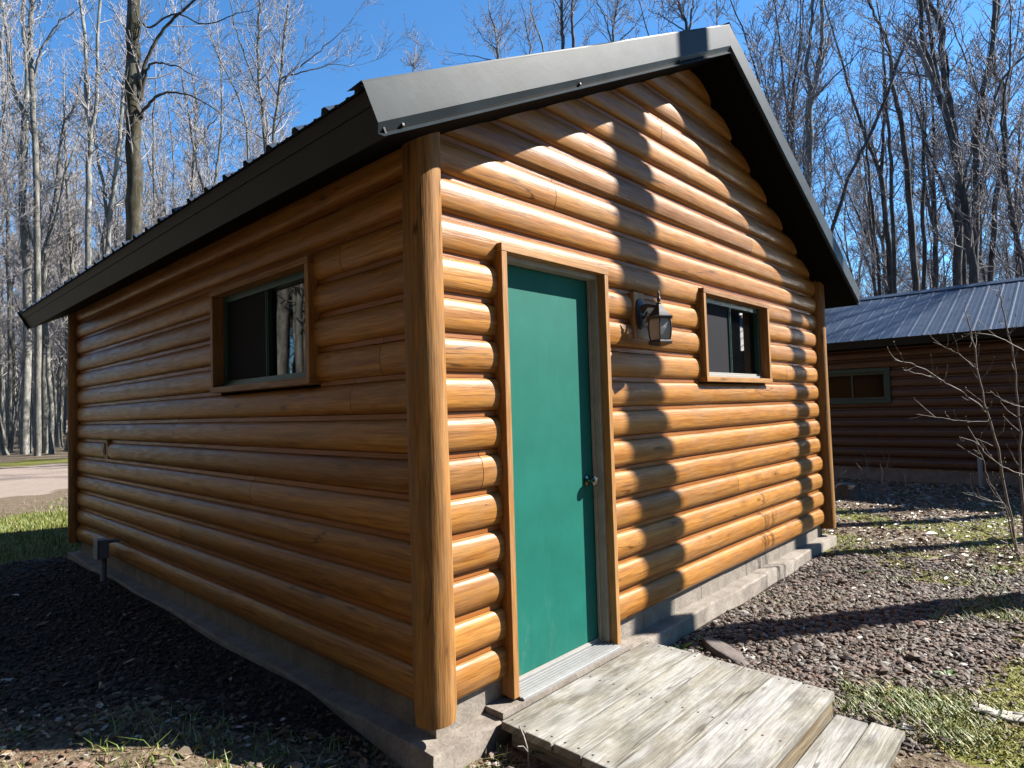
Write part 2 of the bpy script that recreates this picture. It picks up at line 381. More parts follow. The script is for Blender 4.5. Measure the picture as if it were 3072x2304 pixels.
def build_ground():
    def axis(lo, hi, flo, fhi, step):
        near = np.arange(flo, fhi+1e-6, step); out = [near]; v = fhi; s = step; r = []
        while v < hi: s *= 1.12; v += s; r.append(v)
        l = []; v = flo; s = step
        while v > lo: s *= 1.12; v -= s; l.append(v)
        return np.concatenate([l[::-1], near, r])
    X = axis(-700, 900, -3.2, 9.0, 0.05); Y = axis(-700, 900, -3.2, 7.2, 0.05)
    # finer steps again for the yard beyond the cabin
    Y = np.unique(np.concatenate([Y, np.arange(7.2, 34, 0.3)]))
    gx, gy = np.meshgrid(X, Y, indexing='ij')
    z = gz(gx, gy); a, b, c = zones(gx, gy)
    V = np.stack([gx, gy, z], -1).reshape(-1, 3); ny = len(Y)
    i = np.arange(len(X)-1)[:, None]*ny; j = np.arange(ny-1)[None, :]
    F = np.stack([i+j, i+ny+j, i+ny+j+1, i+j+1], -1).reshape(-1, 4)
    colr = np.stack([a, b, c, np.ones_like(a)], -1).reshape(-1, 4)
    g = G('ground_cover'); P = g.pos(); zc = g.attr('zone')
    zr, zg, zb = (g.n('SeparateColor', {0: zc}, k) for k in range(3))
    n1 = g.noise(P, 1.7, 5, 0.65); n2 = g.noise(P, 34, 4, 0.7); n3 = g.noise(P, 8, 5, 0.7)
    litter = g.ramp(n2, [(0.28, (0.09, 0.06, 0.038)), (0.43, (0.24, 0.165, 0.105)), (0.55, (0.42, 0.31, 0.21)), (0.68, (0.80, 0.72, 0.60))])
    litter = g.mix(g.ramp(n3, [(0.42, 0.0), (0.62, 0.6)]), litter, (0.20, 0.16, 0.09))
    farl = g.ramp(g.n('VectorMath', {0: P}, 1, operation='LENGTH'), [(0.0, 0.0), (1.0, 1.0)])
    vor = g.n('TexVoronoi', {'Vector': g.n('VectorMath', {0: P, 1: g.n('TexNoise', {'Vector': P, 'Scale': 20.0}, 1)}, operation='ADD'), 'Scale': 38.0}, 1)
    vd = g.n('TexVoronoi', {'Vector': P, 'Scale': 38.0}, 0)
    stone = g.ramp(g.sep(vor, 0), [(0.0, (0.035, 0.025, 0.02)), (0.4, (0.065, 0.048, 0.04)), (0.75, (0.10, 0.075, 0.06)), (1.0, (0.16, 0.13, 0.11))])
    road = g.ramp(g.noise(P, 45, 4, 0.75), [(0.3, (0.46, 0.36, 0.30)), (0.7, (0.80, 0.65, 0.55))])
    grs = g.ramp(g.noise(P, 60, 4, 0.75), [(0.25, (0.10, 0.13, 0.02)), (0.5, (0.24, 0.27, 0.045)), (0.75, (0.50, 0.46, 0.13))])
    grs = g.mix(g.ramp(n1, [(0.4, 0.0), (0.7, 0.55)]), grs, (0.50, 0.42, 0.09))
    ed = g.ramp(g.math('ADD', zb, g.math('MULTIPLY', g.math('SUBTRACT', n2, 0.5), 0.8)), [(0.35, 0.0), (0.6, 1.0)])
    c_ = g.mix(ed, litter, grs)
    c_ = g.mix(g.ramp(g.math('ADD', zg, g.math('MULTIPLY', g.math('SUBTRACT', n3, 0.5), 0.5)), [(0.4, 0.0), (0.6, 1.0)]), c_, road)
    c_ = g.mix(g.ramp(g.math('ADD', zr, g.math('MULTIPLY', g.math('SUBTRACT', n3, 0.5), 0.5)), [(0.4, 0.0), (0.6, 1.0)]), c_, stone)
    g.bs(Base_Color=c_, Roughness=0.93); g.p.inputs['Specular IOR Level'].default_value = 0.2
    h = g.math('ADD', g.math('MULTIPLY', vd, g.math('MULTIPLY', zr, -1.0)), g.math('MULTIPLY', n2, 1.0))
    g.bump(h, 0.8, 0.03)
    o = make_obj('ground', V, F, g.m, smooth=180, attrs={'zone': colr})
    tag(o, kind='structure')
build_ground()

# ------------------------------------------------------------------ cabin dimensions
H = 0.184                       # exposure of one log course
XR, YB = 5.25, 6.02             # right and back corners
RIDX, RIDZ, SL = 2.625, 4.03, 0.504
EXL, EXR = -0.5, 5.75
RY0, RY1 = -0.34, 6.12          # rake planes front/back
CT = math.sqrt(1+SL*SL)
def roof_under(x): return RIDZ-SL*abs(x-RIDX)-0.165*CT

def profile():
    P = []; n = 12
    for i in range(n+1):
        t = i/n; P.append((0.157*(1-math.cos(math.pi*t))/2, 0.006+0.046*math.sin(math.pi*t)**0.66))
    P += [(0.1580, 0.019), (0.1825, 0.018), (0.184, 0.008)]
    return P
PROF = profile()

def log_wall(mb, org, sd, nd, lim, ncourse, openings=(), joints=None, seed=0, step=0.35):
    """sd: direction along the logs, nd: outward normal, lim(z)->(s0,s1), openings: (s0,s1,z0,z1)"""
    rs = random.Random(seed); org = np.array(org, float); sd = np.array(sd, float); nd = np.array(nd, float)
    for k in range(ncourse):
        z0 = k*H; rid = rs.random(); offu = rs.random()*50; ph = rs.random()*6; vo = k*0.731+seed*13.1
        jn = list(joints.get(k, [])) if joints else []
        arc = 0.0
        psc = 1+0.16*(rs.random()-0.5)
        wob = lambda s: 0.0022*math.sin(s*2.1+ph)+0.0014*math.sin(s*5.3+ph*2)
        def pt(s, dz, out, e=0.0):
            if 0.008 < out and dz < 0.1575: out = 0.006+(out-0.006)*psc*(1+0.05*math.sin(s*1.3+ph))
            o = out+(wob(s) if out > 0.02 else 0)-e
            p = org+sd*s+nd*o; return (p[0], p[1], z0+dz+(0.0015*math.sin(s*1.7+ph) if 0 < dz < 0.17 else 0))
        for j in range(len(PROF)-1):
            (da, oa), (db, ob) = PROF[j], PROF[j+1]
            ln = math.hypot(db-da, ob-oa); za, zb = z0+da, z0+db
            sa, sb = lim(za), lim(zb)
            if sa[1]-sa[0] < 0.02: break
            zm = (za+zb)/2; cuts = [(a, b) for a, b, c, d in openings if c < zm < d]
            iv = [(None, None)]
            segs = []; cur = None
            for a, b in sorted(cuts): segs.append((cur, a)); cur = b
            segs.append((cur, None))
            for (s0, s1) in segs:
                lo = s0 if s0 is not None else None; hi = s1
                # joints split the log where a butt joint shows
                cutsj = sorted([q for q in jn if (lo is None or q > lo+0.1) and (hi is None or q < hi-0.1)])
                parts = []; c0 = lo
                for q in cutsj: parts.append((c0, q-0.002)); c0 = q+0.002
                parts.append((c0, hi))
                for pi_, (l, h) in enumerate(parts):
                    l0, l1 = (sa[0], sb[0]) if l is None else (l, l)
                    h0, h1 = (sa[1], sb[1]) if h is None else (h, h)
                    if h1 <= l1: h1 = l1 = (h1+l1)/2
                    if h0-l0 < 0.005: continue
                    n = max(1, int((h0-l0)/step)); rr = (rid+0.37*(pi_ + (0 if s0 is None else 1))) % 1.0
                    for q in range(n):
                        t0, t1 = q/n, (q+1)/n
                        A, B = l0+(h0-l0)*t0, l0+(h0-l0)*t1; C_, D = l1+(h1-l1)*t1, l1+(h1-l1)*t0
                        e0 = 0.006 if (q == 0 and l is not None and l in [x+0.002 for x in cutsj]) else 0
                        mb.face([pt(A, da, oa), pt(B, da, oa), pt(C_, db, ob), pt(D, db, ob)],
                                [(A+offu+pi_*3, arc+vo), (B+offu+pi_*3, arc+vo), (C_+offu+pi_*3, arc+ln+vo), (D+offu+pi_*3, arc+ln+vo)],
                                (rr, 1.0 if da > 0.1565 else 0.0))
                    # end grain where the log stops at an opening or a joint
                    for s, cond in ((l, l is not None), (h, h is not None)):
                        if cond:
                            mb.face([pt(s, da, oa), pt(s, db, ob), pt(s, db, -0.03), pt(s, da, -0.03)],
                                    [(offu, arc), (offu, arc+ln), (offu+.05, arc+ln), (offu+.05, arc)], (0.1, 0.0))
            arc += ln

cabin = empty('log_cabin', (0, 0, 0), label='small honey-stained log cabin with green door and charcoal metal roof, nearest building', cat='cabin')
WIN_R = (2.56, 3.82, 1.452, 2.150)      # outer casing of gable window
WIN_L = (0.885, 2.20, 1.458, 2.150)     # outer casing of side window
DOOR = (0.41, 1.32, -0.10, 2.110)
zt_side = roof_under(0)+0.03
# gable wall, facing the viewer's right
mb = MB()
def lim_g(z):
    zz = max(z, roof_under(0)); half = (RIDZ-0.165*CT+0.02-zz)/SL
    return (max(0.0, RIDX-half), min(XR, RIDX+half))
log_wall(mb, (0, 0, 0), (1, 0, 0), (0, -1, 0), lim_g, 22, [DOOR, WIN_R], joints={8: [4.3], 14: [3.6], 3: [3.1], 10: [4.45], 13: [0.9], 5: [0.28], 17: [2.1], 1: [4.6]}, seed=1)
mb.build('gable_wall', M['log'], cabin, smooth=42, merge=0.0004)
lim_s = lambda z: (0.0, YB) if z < roof_under(0)+0.05 else (0.0, 0.0)
mb = MB()
log_wall(mb, (0, 0, 0), (0, 1, 0), (-1, 0, 0), lim_s, 14, [WIN_L, (4.78, 4.93, 5*H, 6*H-0.01)],
         joints={7: [0.55, 4.1], 5: [4.45], 11: [0.62], 2: [2.9], 12: [3.7], 9: [4.0], 4: [1.7], 0: [4.9], 6: [3.0], 8: [0.3], 3: [5.1]}, seed=2)
mb.build('side_wall', M['log'], cabin, smooth=42, merge=0.0004)
mb = MB()
log_wall(mb, (XR, 0, 0), (0, 1, 0), (1, 0, 0), lim_s, 14, seed=3)
mb.build('side_wall', M['log'], cabin, smooth=42, merge=0.0004)
mb = MB()
log_wall(mb, (0, YB, 0), (1, 0, 0), (0, 1, 0), lim_g, 22, seed=4)
mb.build('gable_wall', M['log'], cabin, smooth=42, merge=0.0004)

# corner posts
def post(x, y, z0, z1, r, rid, seed):
    rs = random.Random(seed); V = []; F = []; UV = []; ID = []; n = 28; m = 44
    P = [[None]*n for _ in range(m+1)]
    ph = [rs.random()*6.28 for _ in range(8)]
    for i in range(m+1):
        z = z0+(z1-z0)*i/m
        taper = 1.0-0.05*i/m
        e = 0.93 if i == 0 else 1
        for j in range(n):
            t = 2*math.pi*j/n
            rr = r*taper*e*(1+0.018*math.sin(2*t+ph[0]+z*1.1)+0.013*math.sin(3*t+ph[1]-z*2.3)+0.010*math.sin(5*t+ph[2]+z*4.1)+0.012*math.sin(z*3.3+ph[3])*math.cos(t+ph[4])
                    +0.008*math.sin(9*t+ph[5]+0.7*math.sin(z*3)))
            P[i][j] = (x+rr*math.cos(t)+0.004*math.sin(z*2.2+ph[6]), y+rr*math.sin(t)+0.004*math.sin(z*1.7+ph[7]), z)
    mb = MB()
    for i in range(m):
        for j in range(n):
            jn = (j+1) % n; za, zb = P[i][j][2], P[i+1][j][2]; ta, tb = j/n*r*6.28, (j+1)/n*r*6.28
            mb.face([P[i][j], P[i][jn], P[i+1][jn], P[i+1][j]], [(za+rid*30, ta), (za+rid*30, tb), (zb+rid*30, tb), (zb+rid*30, ta)], (rid, 0))
    mb.face(P[0][::-1], [(p[0], p[1]) for p in P[0]], (rid, 0))
    return mb.build('corner_post', M['post'], cabin, smooth=50, merge=0.0004)
post(-0.035, -0.035, -0.03, roof_under(0)+0.04, 0.090, 0.62, 11)
post(XR+0.035, -0.035, -0.05, roof_under(0)+0.04, 0.085, 0.35, 12)
post(-0.035, YB+0.02, -0.02, roof_under(0)+0.04, 0.080, 0.45, 13)
post(XR+0.035, YB+0.02, -0.02, roof_under(0)+0.04, 0.080, 0.45, 14)

# foundation: block wall with a poured footing ledge
mb = MB()
z1 = 0.012
def ring(mb, o, zb, zt, inner=0.35):
    mb.box((-o, -o, zb), (XR+o, inner, zt)); mb.box((-o, YB-inner, zb), (XR+o, YB+o, zt))
    mb.box((-o, inner, zb), (inner, YB-inner, zt)); mb.box((XR-inner, inner, zb), (XR+o, YB-inner, zt))
def bar(mb, x0, x1, zt, zb):
    mb.box((x0, -0.004, zb), (x1, 0.2, zt))
x = 0.0; rsf = random.Random(5)
# separate blocks along the two visible sides, thin joints between
while x < XR-0.01:
    nx = min(XR, x+0.40)
    if x < 0.4: nx = 0.425
    elif x < 1.2: nx = 1.305
    mb.box((x+0.002, 0.004-rsf.random()*0.003, -0.14), (nx-0.002, 0.16, -0.102 if 0.41 < x < 1.2 else z1), 0); x = nx
y = 0.0
mb.box((0.0, 0.16, -0.14), (0.001, 0.17, z1))
y = 0.162
while y < YB-0.01:
    ny = min(YB, y+0.40); mb.box((0.004-rsf.random()*0.003, y+0.002, -0.14), (0.16, ny-0.002, z1), 1); y = ny
mb.box((XR-0.16, 0.165, -0.14), (XR-0.003, YB, z1)); mb.box((0.165, YB-0.16, -0.14), (XR-0.165, YB-0.003, z1))
mb.box((0.012, 0.012, -0.139), (0.15, 0.15, z1-0.002))
for xx in []: mb.box((xx-0.002, 0.010, -0.139), (xx+0.002, 0.15, z1-0.004))
mb.build('foundation', M['concrete'], cabin)
def ledge():
    # footing slab with a slightly uneven outer edge
    V = []; F = []; rr = random.Random(2); N_ = 60; jit = [0.006*(rr.random()-0.5) for _ in range(4*N_)]
    for ins, z in [(0, -0.42), (0, -0.147), (0.010, -0.133), (0.34, -0.129)]:
        o = 0.105-ins; c = [(-o, -o), (XR+o, -o), (XR+o, YB+o), (-o, YB+o)]; nn = [(0, -1), (1, 0), (0, 1), (-1, 0)]
        for e in range(4):
            for i in range(N_):
                t = i/N_; x = c[e][0]*(1-t)+c[(e+1) % 4][0]*t; y = c[e][1]*(1-t)+c[(e+1) % 4][1]*t
                d = (0.010*math.sin(x*5+y*4)+jit[e*N_+i]) if (ins < 0.1 and 0 < i) else 0
                V.append((x+nn[e][0]*d, y+nn[e][1]*d, z+(0.003*math.sin(x*9+y*7) if z > -0.4 else 0)))
    n = 4*N_
    for k in range(3):
        for i in range(n): j = (i+1) % n; F.append([k*n+i, k*n+j, (k+1)*n+j, (k+1)*n+i])
    make_obj('footing', V, F, M['concrete'], cabin, smooth=35)
ledge()

# door casing, jambs, slab, threshold
mb = MB()
cf = -0.085
mb.box((0.41, cf, -0.085), (0.448, 0.0, 2.070), 2); mb.box((1.284, cf, -0.085), (1.320, 0.0, 2.070), 2)
mb.box((0.408, cf-0.002, 2.070), (1.322, 0.0, 2.110), 0)
casing = mb.build('door_casing', M['casing'], cabin, bevel=0.0025)
mb = MB()
mb.box((0.448, -0.036, -0.075), (0.476, 0.10, 2.070), 2); mb.box((1.262, -0.036, -0.075), (1.284, 0.10, 2.070), 2)
mb.box((0.476, -0.036, 2.045), (1.262, 0.10, 2.070), 0)
mb.box((1.246, 0.005, -0.075), (1.262, 0.022, 2.045), 2)
mb.build('door_jamb', M['beige'], cabin, bevel=0.002)
mb = MB(); mb.box((0.480, 0.026, -0.058), (1.261, 0.066, 2.043), 2)
door = mb.build('door', M['door'], cabin, bevel=0.002)
lathe('door_knob', [(0.031, 0.0), (0.032, -0.006), (0.016, -0.012), (0.013, -0.030), (0.022, -0.036), (0.029, -0.047), (0.029, -0.058), (0.020, -0.068), (0.004, -0.070)],
      M['steel'], door, 24, 'y', (1.195, 0.026, 0.862))
mb = MB(); mb.box((0.480, 0.018, -0.075), (1.261, 0.028, -0.058)); mb.build('door_sweep', M['framew'], door)
mb = MB()
mb.box((0.449, -0.112, -0.098), (1.283, 0.016, -0.088), 0)
for i in range(6):
    yy = -0.105+i*0.019; mb.box((0.4495, yy, -0.0885), (1.2825, yy+0.013, -0.0845+i*0.0018), 0)
mb.box((0.4495, 0.012, -0.0885), (1.2825, 0.0175, -0.066), 0)
mb.build('threshold', M['alu'], cabin)
mb = MB(); mb.box((0.30, -0.115, -0.127), (1.40, 0.02, -0.099), 0); mb.build('door_sill', M['concrete'], cabin)
mb = MB(); mb.box((0.02, 0.12, -0.12), (XR-0.02, 0.14, roof_under(0)-0.02)); 
mb.box((0.12, 0.15, 0.0), (0.14, YB-0.1, roof_under(0)-0.02))
mb.build('leak_backing', M['black'], cabin)  # unseen black backing added behind the logs against light leaks

def window(kind, w, org, sd, nd, parent=cabin, framem='frame', casm='casing', c=0.038):
    """kind: casing thickness etc; w=(s0,s1,z0,z1)"""
    s0, s1, z0, z1 = w; org = np.array(org, float); sd = np.array(sd, float); nd = np.array(nd, float)
    Mx = Matrix(((sd[0], nd[0], 0, org[0]), (sd[1], nd[1], 0, org[1]), (0, 0, 1, 0), (0, 0, 0, 1)))
    root = empty('window'); root.parent = parent
    co = 0.085
    mb = MB()
    mb.box((s0, -0.02, z0+c), (s0+c, co, z1-c), 2, m=Mx); mb.box((s1-c, -0.02, z0+c), (s1, co, z1-c), 2, m=Mx)
    mb.box((s0-0.002, -0.02, z1-c), (s1+0.002, co+0.002, z1), 0, m=Mx); mb.box((s0-0.004, -0.02, z0), (s1+0.004, co+0.004, z0+c), 0, m=Mx)
    mb.build('casing', M[casm], root, bevel=0.0025)
    a0, a1, b0, b1 = s0+c, s1-c, z0+c, z1-c
    f = 0.042; fo = 0.010
    mb = MB()
    mb.box((a0, -0.05, b0+f), (a0+f, fo, b1-f), 2, m=Mx); mb.box((a1-f, -0.05, b0+f), (a1, fo, b1-f), 2, m=Mx)
    mb.box((a0, -0.05, b1-f), (a1, fo, b1), 0, m=Mx)
    mid = (a0+a1)/2
    mb.box((mid-0.016, -0.05, b0+f), (mid+0.016, 0.0, b1-f), 2, m=Mx)
    mb.box((mid-0.004, -0.03, b0+f+0.001), (mid+0.004, 0.006, b1-f-0.001), 2, m=Mx)
    mb.build('frame', M[framem], root, bevel=0.002)
    mb = MB()
    mb.box((a0, -0.05, b0), (a1, 0.022, b0+f*0.55), 0, m=Mx); mb.box((a0+0.001, -0.05, b0+f*0.55), (a1-0.001, 0.004, b0+f), 0, m=Mx)
    mb.build('sill', M['framew'] if kind == 'front' else M[framem], root, bevel=0.002)
    mb = MB(); mb.box((a0+f, -0.034, b0+f), (a1-f, -0.028, b1-f), 0, m=Mx); mb.build('pane', M['glass'] if parent is cabin else M['dimglass'], root)
    return root, (a0+f, mid-0.016, mid+0.016, a1-f, b0+f, b1-f), Mx
wr, q, Mx = window('front', WIN_R, (0, 0, 0), (1, 0, 0), (0, -1, 0))
mb = MB(); mb.box((q[0], -0.016, q[4]), (q[1], -0.012, q[5]), 0, m=Mx); mb.build('insect_screen', M['screen'], wr)
wl, q, Mx = window('side', WIN_L, (0, 0, 0), (0, 1, 0), (-1, 0, 0))
mb = MB(); mb.box((q[2], -0.016, q[4]), (q[3], -0.012, q[5]), 0, m=Mx); mb.build('insect_screen', M['screen'], wl)

# small slotted cover let into the side wall
mb = MB()
mb.box((-0.050, 4.785, 0.925), (-0.002, 4.925, 1.098), 1); ve = mb.build('wall_vent', M['casing'], cabin, bevel=0.003)
mb = MB(); mb.box((-0.054, 4.845, 0.965), (-0.0515, 4.885, 1.075), 1); mb.build('vent_slot', M['black'], ve)

# roof
roof_cs = lambda off, x: (x, RIDZ-SL*abs(x-RIDX)-off*CT)
def roof(parent, x0, xm, x1, zr, sl, y0, y1, thick, rib=0.229, detail=True):
    ct = math.sqrt(1+sl*sl); nx, nz = sl/ct, 1/ct     # normal of left slope = (-nx, nz)
    zl, zr_ = zr-sl*(xm-x0), zr-sl*(x1-xm)
    L0 = (x0, zl); R0 = (x1, zr_)
    Lb = (x0+nx*thick, zl-nz*thick); Rb = (x1-nx*thick, zr_-nz*thick); Rm = (xm, zr-thick*ct)
    mb = MB(); d = 0.004; cs = [(L0[0]+nx*d+.01, L0[1]-nz*d+.01*sl), (xm, zr-d*ct), (R0[0]-nx*d-.01, R0[1]-nz*d+.01*sl), (Rb[0]-.01, Rb[1]+.01*sl), Rm, (Lb[0]+.01, Lb[1]+.01*sl)]
    a, b = y0+0.02, y1-0.02
    for i in range(6):
        p, q = cs[i], cs[(i+1) % 6]
        mb.face([(p[0], a, p[1]), (p[0], b, p[1]), (q[0], b, q[1]), (q[0], a, q[1])])
    mb.face([(p[0], a, p[1]) for p in (cs[0], cs[1], cs[4], cs[5])]); mb.face([(p[0], a, p[1]) for p in (cs[1], cs[2], cs[3], cs[4])])
    mb.face([(p[0], b, p[1]) for p in (cs[5], cs[4], cs[1], cs[0])]); mb.face([(p[0], b, p[1]) for p in (cs[4], cs[3], cs[2], cs[1])])
    rf = mb.build('roof', M['soffit'], parent)
    # ribbed metal panels
    rh = 0.020 if detail else 0.007
    for side in (-1, 1):
        xe = x0-0.035 if side < 0 else x1+0.035; ze = zr-sl*abs(xe-xm)
        ys = []; y = y0+0.03
        while y < y1-0.03:
            ys += [(y-0.030, 0.0), (y-0.011, rh), (y+0.011, rh), (y+0.030, 0.0)]
            mh = 0.004 if detail else 0.0015
            for mm in (rib/3, 2*rib/3): ys += [(y+mm-0.012, 0.0), (y+mm-0.006, mh), (y+mm+0.006, mh), (y+mm+0.012, 0.0)]
            y += rib
        ys = [(min(max(a_, y0), y1), h_) for a_, h_ in ys]
        V = []; F = []
        for (yy, h) in ys:
            V.append((xm+side*0.0, yy, zr+0.002+h*ct)); V.append((xe+side*nx*h, yy, ze+0.002+nz*h))
        for i in range(len(ys)-1): F.append([2*i, 2*i+1, 2*i+3, 2*i+2] if side > 0 else [2*i, 2*i+2, 2*i+3, 2*i+1])
        make_obj('metal_panel', V, F, M['roofmetal'], rf)
    # eave fascia boards
    for side in (-1, 1):
        mb = MB()
        e = L0 if side < 0 else R0
        def P(al, dn, yy):  # al: outwards along the slope, dn: down, square to the slope
            x = e[0]+side*(al/ct)-side*nx*dn; z = e[1]-sl*al/ct-nz*dn; return (x, yy, z)
        def slab(a0, a1, d0, d1, m_):
            c = [P(a0, d0, y0+0.012), P(a1, d0, y0+0.012), P(a1, d1, y0+0.012), P(a0, d1, y0+0.012)]
            k = [(p[0], y1-0.012, p[2]) for p in c]
            for i in range(4): j = (i+1) % 4; m_.face([c[i], c[j], k[j], k[i]])
            m_.face(c[::-1]); m_.face(k)
        slab(0.0, 0.016, 0.002, 0.055, mb); slab(0.0, 0.010, 0.055, thick+0.004, mb)
        fa = mb.build('fascia', M['fascia'], rf, bevel=0.0015)
    # rake trim, bent sheet metal
    for yy0, sgn in ((y0, -1), (y1, 1)):
        for side in (-1, 1):
            prof = [(0.09, -0.026), (0.0, -0.026), (0.0, 0.118), (0.020, 0.150), (0.0, 0.168), (-0.004, 0.167), (0.016, 0.150), (-0.0, 0.118)]
            prof = [(0.10, -0.024), (0.0, -0.028), (-0.002, -0.020), (0.0, 0.118), (0.024, 0.150), (-0.002, 0.168)]
            mb = MB(); xe = (x0-0.03) if side < 0 else (x1+0.03); ze = zr-sl*abs(xe-xm)
            nseg = 14
            for i in range(len(prof)-1):
                for t in range(nseg):
                    q = []
                    for (inn, dn), tt in ((prof[i], t), (prof[i+1], t), (prof[i+1], t+1), (prof[i], t+1)):
                        f = tt/nseg; bx = xm+(xe-xm)*f; bz = zr+(ze-zr)*f
                        # square-cut at the eave, plumb mitre at the ridge
                        ox = -side*nx*dn*f if True else 0
                        oz = -(nz*dn*f+(1-f)*dn*ct)
                        q.append((bx+ox, yy0-sgn*inn+sgn*0.0015*math.sin(bx*4+i), bz+oz))
                    mb.face(q if side*sgn > 0 else q[::-1])
            tr = mb.build('rake_trim', M['trim'], rf, smooth=25)
            if detail and sgn < 0 and side < 0:
                for f in (0.965, 0.60, 0.25):
                    bx = xm+(xe-xm)*f; bz = zr+(ze-zr)*f
                    lathe('screw', [(0.009, 0), (0.009, -0.004), (0.006, -0.010), (0.001, -0.011)], M['nail'], tr, 8, 'y', (bx-side*nx*0.142*f, yy0+0.018, bz-(nz*0.142*f+(1-f)*0.142*ct)))
    # ridge cap
    mb = MB()
    for side in (-1, 1):
        a = [(xm, zr+0.045), (xm+side*0.14, zr-sl*0.14+0.030), (xm+side*0.145, zr-sl*0.145+0.012)]
        for i in range(2):
            mb.face([(a[i][0], y0, a[i][1]), (a[i+1][0], y0, a[i+1][1]), (a[i+1][0], y1, a[i+1][1]), (a[i][0], y1, a[i][1])])
    mb.build('ridge_cap', M['roofmetal'], rf)
    return rf
roof(cabin, EXL, RIDX, EXR, RIDZ, SL, RY0, RY1, 0.165)

# ------------------------------------------------------------------ wall lantern
def lantern():
    L = empty('wall_lantern', (1.70, -0.2, 1.67), label='dark metal carriage lantern with frosted panes on the sunlit log wall', cat='lantern')
    cx, cy = 0.0, 0.0
    def ringf(name, levels, mat, n=6, rot=math.pi/6, caps=True, sm=None):
        V = []; F = []
        for r, z in levels:
            for i in range(n):
                t = rot+2*math.pi*i/n; V.append((cx+r*math.cos(t), cy+r*math.sin(t), z))
        for k in range(len(levels)-1):
            for i in range(n): F.append([k*n+i, k*n+(i+1) % n, (k+1)*n+(i+1) % n, (k+1)*n+i])
        if caps: F.append(list(range(n))[::-1]); F.append([len(V)-n+i for i in range(n)])
        return make_obj(name, V, F, mat, L, smooth=sm)
    ringf('base', [(0.030, -0.012), (0.070, 0.0), (0.084, 0.004), (0.084, 0.012), (0.070, 0.024)], M['lampmetal'])
    gl = [(0.066, 0.024), (0.074, 0.055), (0.078, 0.095), (0.076, 0.130), (0.070, 0.156)]
    ringf('glass_panes', gl, M['frost'], caps=False)
    tb = TB()
    for i in range(6):
        t = math.pi/6+2*math.pi*i/6
        tb.tube([(r*1.02*math.cos(t), r*1.02*math.sin(t), z) for r, z in gl], [0.0045]*len(gl), 6)
    tb.build('glazing_bars', M['lampmetal'], L)
    ringf('cap', [(0.074, 0.154), (0.090, 0.158), (0.092, 0.168), (0.078, 0.176), (0.058, 0.196), (0.040, 0.218), (0.022, 0.240), (0.014, 0.252)], M['lampmetal'])
    lathe('finial', [(0.012, 0.250), (0.016, 0.256), (0.008, 0.264), (0.013, 0.280), (0.010, 0.292), (0.006, 0.300), (0.008, 0.312), (0.004, 0.330), (0.001, 0.338)], M['lampmetal'], L, 12)
    lathe('bulb', [(0.010, 0.024), (0.011, 0.055), (0.024, 0.085), (0.026, 0.105), (0.016, 0.128), (0.002, 0.136)], M['white'], L, 14)
    # curved arm from the back plate up and over to the cap
    P = []; y0, z0 = 0.150, 0.235
    for k in range(15):
        t = k/14.0; P.append((0, 0.130*(1-t), 0.225+0.035*math.sin(math.pi*t)*(1-t)+0.015*t))
    tb = TB(); tb.tube(P, [0.026*(1-0.6*min(1, k/7.0)) for k in range(15)], 10)
    tb.tube([(0, 0.130, 0.23), (0, 0.120, 0.165), (0, 0.10, 0.185), (0, 0.085, 0.215)], [0.012, 0.010, 0.008, 0.006], 8)
    tb.build('arm', M['lampmetal'], L)
    V = []; n = 24
    lv = [(1.0, 0.1405), (1.0, 0.131), (0.82, 0.126), (0.72, 0.121), (0.3, 0.116)]
    F = []
    for s, y in lv:
        for i in range(n):
            t = 2*math.pi*i/n; V.append((0.052*s*math.cos(t), y, 0.205+0.098*s*math.sin(t)))
    for k in range(len(lv)-1):
        for i in range(n): F.append([k*n+i, k*n+(i+1) % n, (k+1)*n+(i+1) % n, (k+1)*n+i])
    F.append([len(V)-n+i for i in range(n)])
    make_obj('back_plate', V, F, M['lampmetal'], L, smooth=50)
    mb = MB(); mb.box((-0.062, 0.141, 0.050), (0.062, 0.190, 0.345), 2); mb.build('mounting_block', M['casing'], L, bevel=0.004)
lantern()

# electrical box with conduit at the side wall
eb = empty('utility_box', (-0.16, 4.48, -0.25), label='grey electrical box on an upright conduit beside the shaded log wall', cat='utility box')
mb = MB(); mb.box((-0.055, -0.06, 0.30), (0.03, 0.06, 0.47)); mb.build('box_body', M['grey'], eb, bevel=0.006)
mb = MB(); mb.box((-0.066, -0.066, 0.294), (-0.055, 0.066, 0.476)); mb.build('box_lid', M['grey'], eb, bevel=0.004)
tb = TB(); tb.tube([(0, 0, -0.05), (0, 0, 0.30)], [0.026, 0.026], 12); tb.build('conduit', M['grey'], eb)
tb = TB(); tb.tube([(0.02, -0.02, 0.44), (0.07, -0.02, 0.445), (0.12, -0.02, 0.44)], [0.018, 0.018, 0.018], 10); tb.build('cable_nipple', M['grey'], eb)

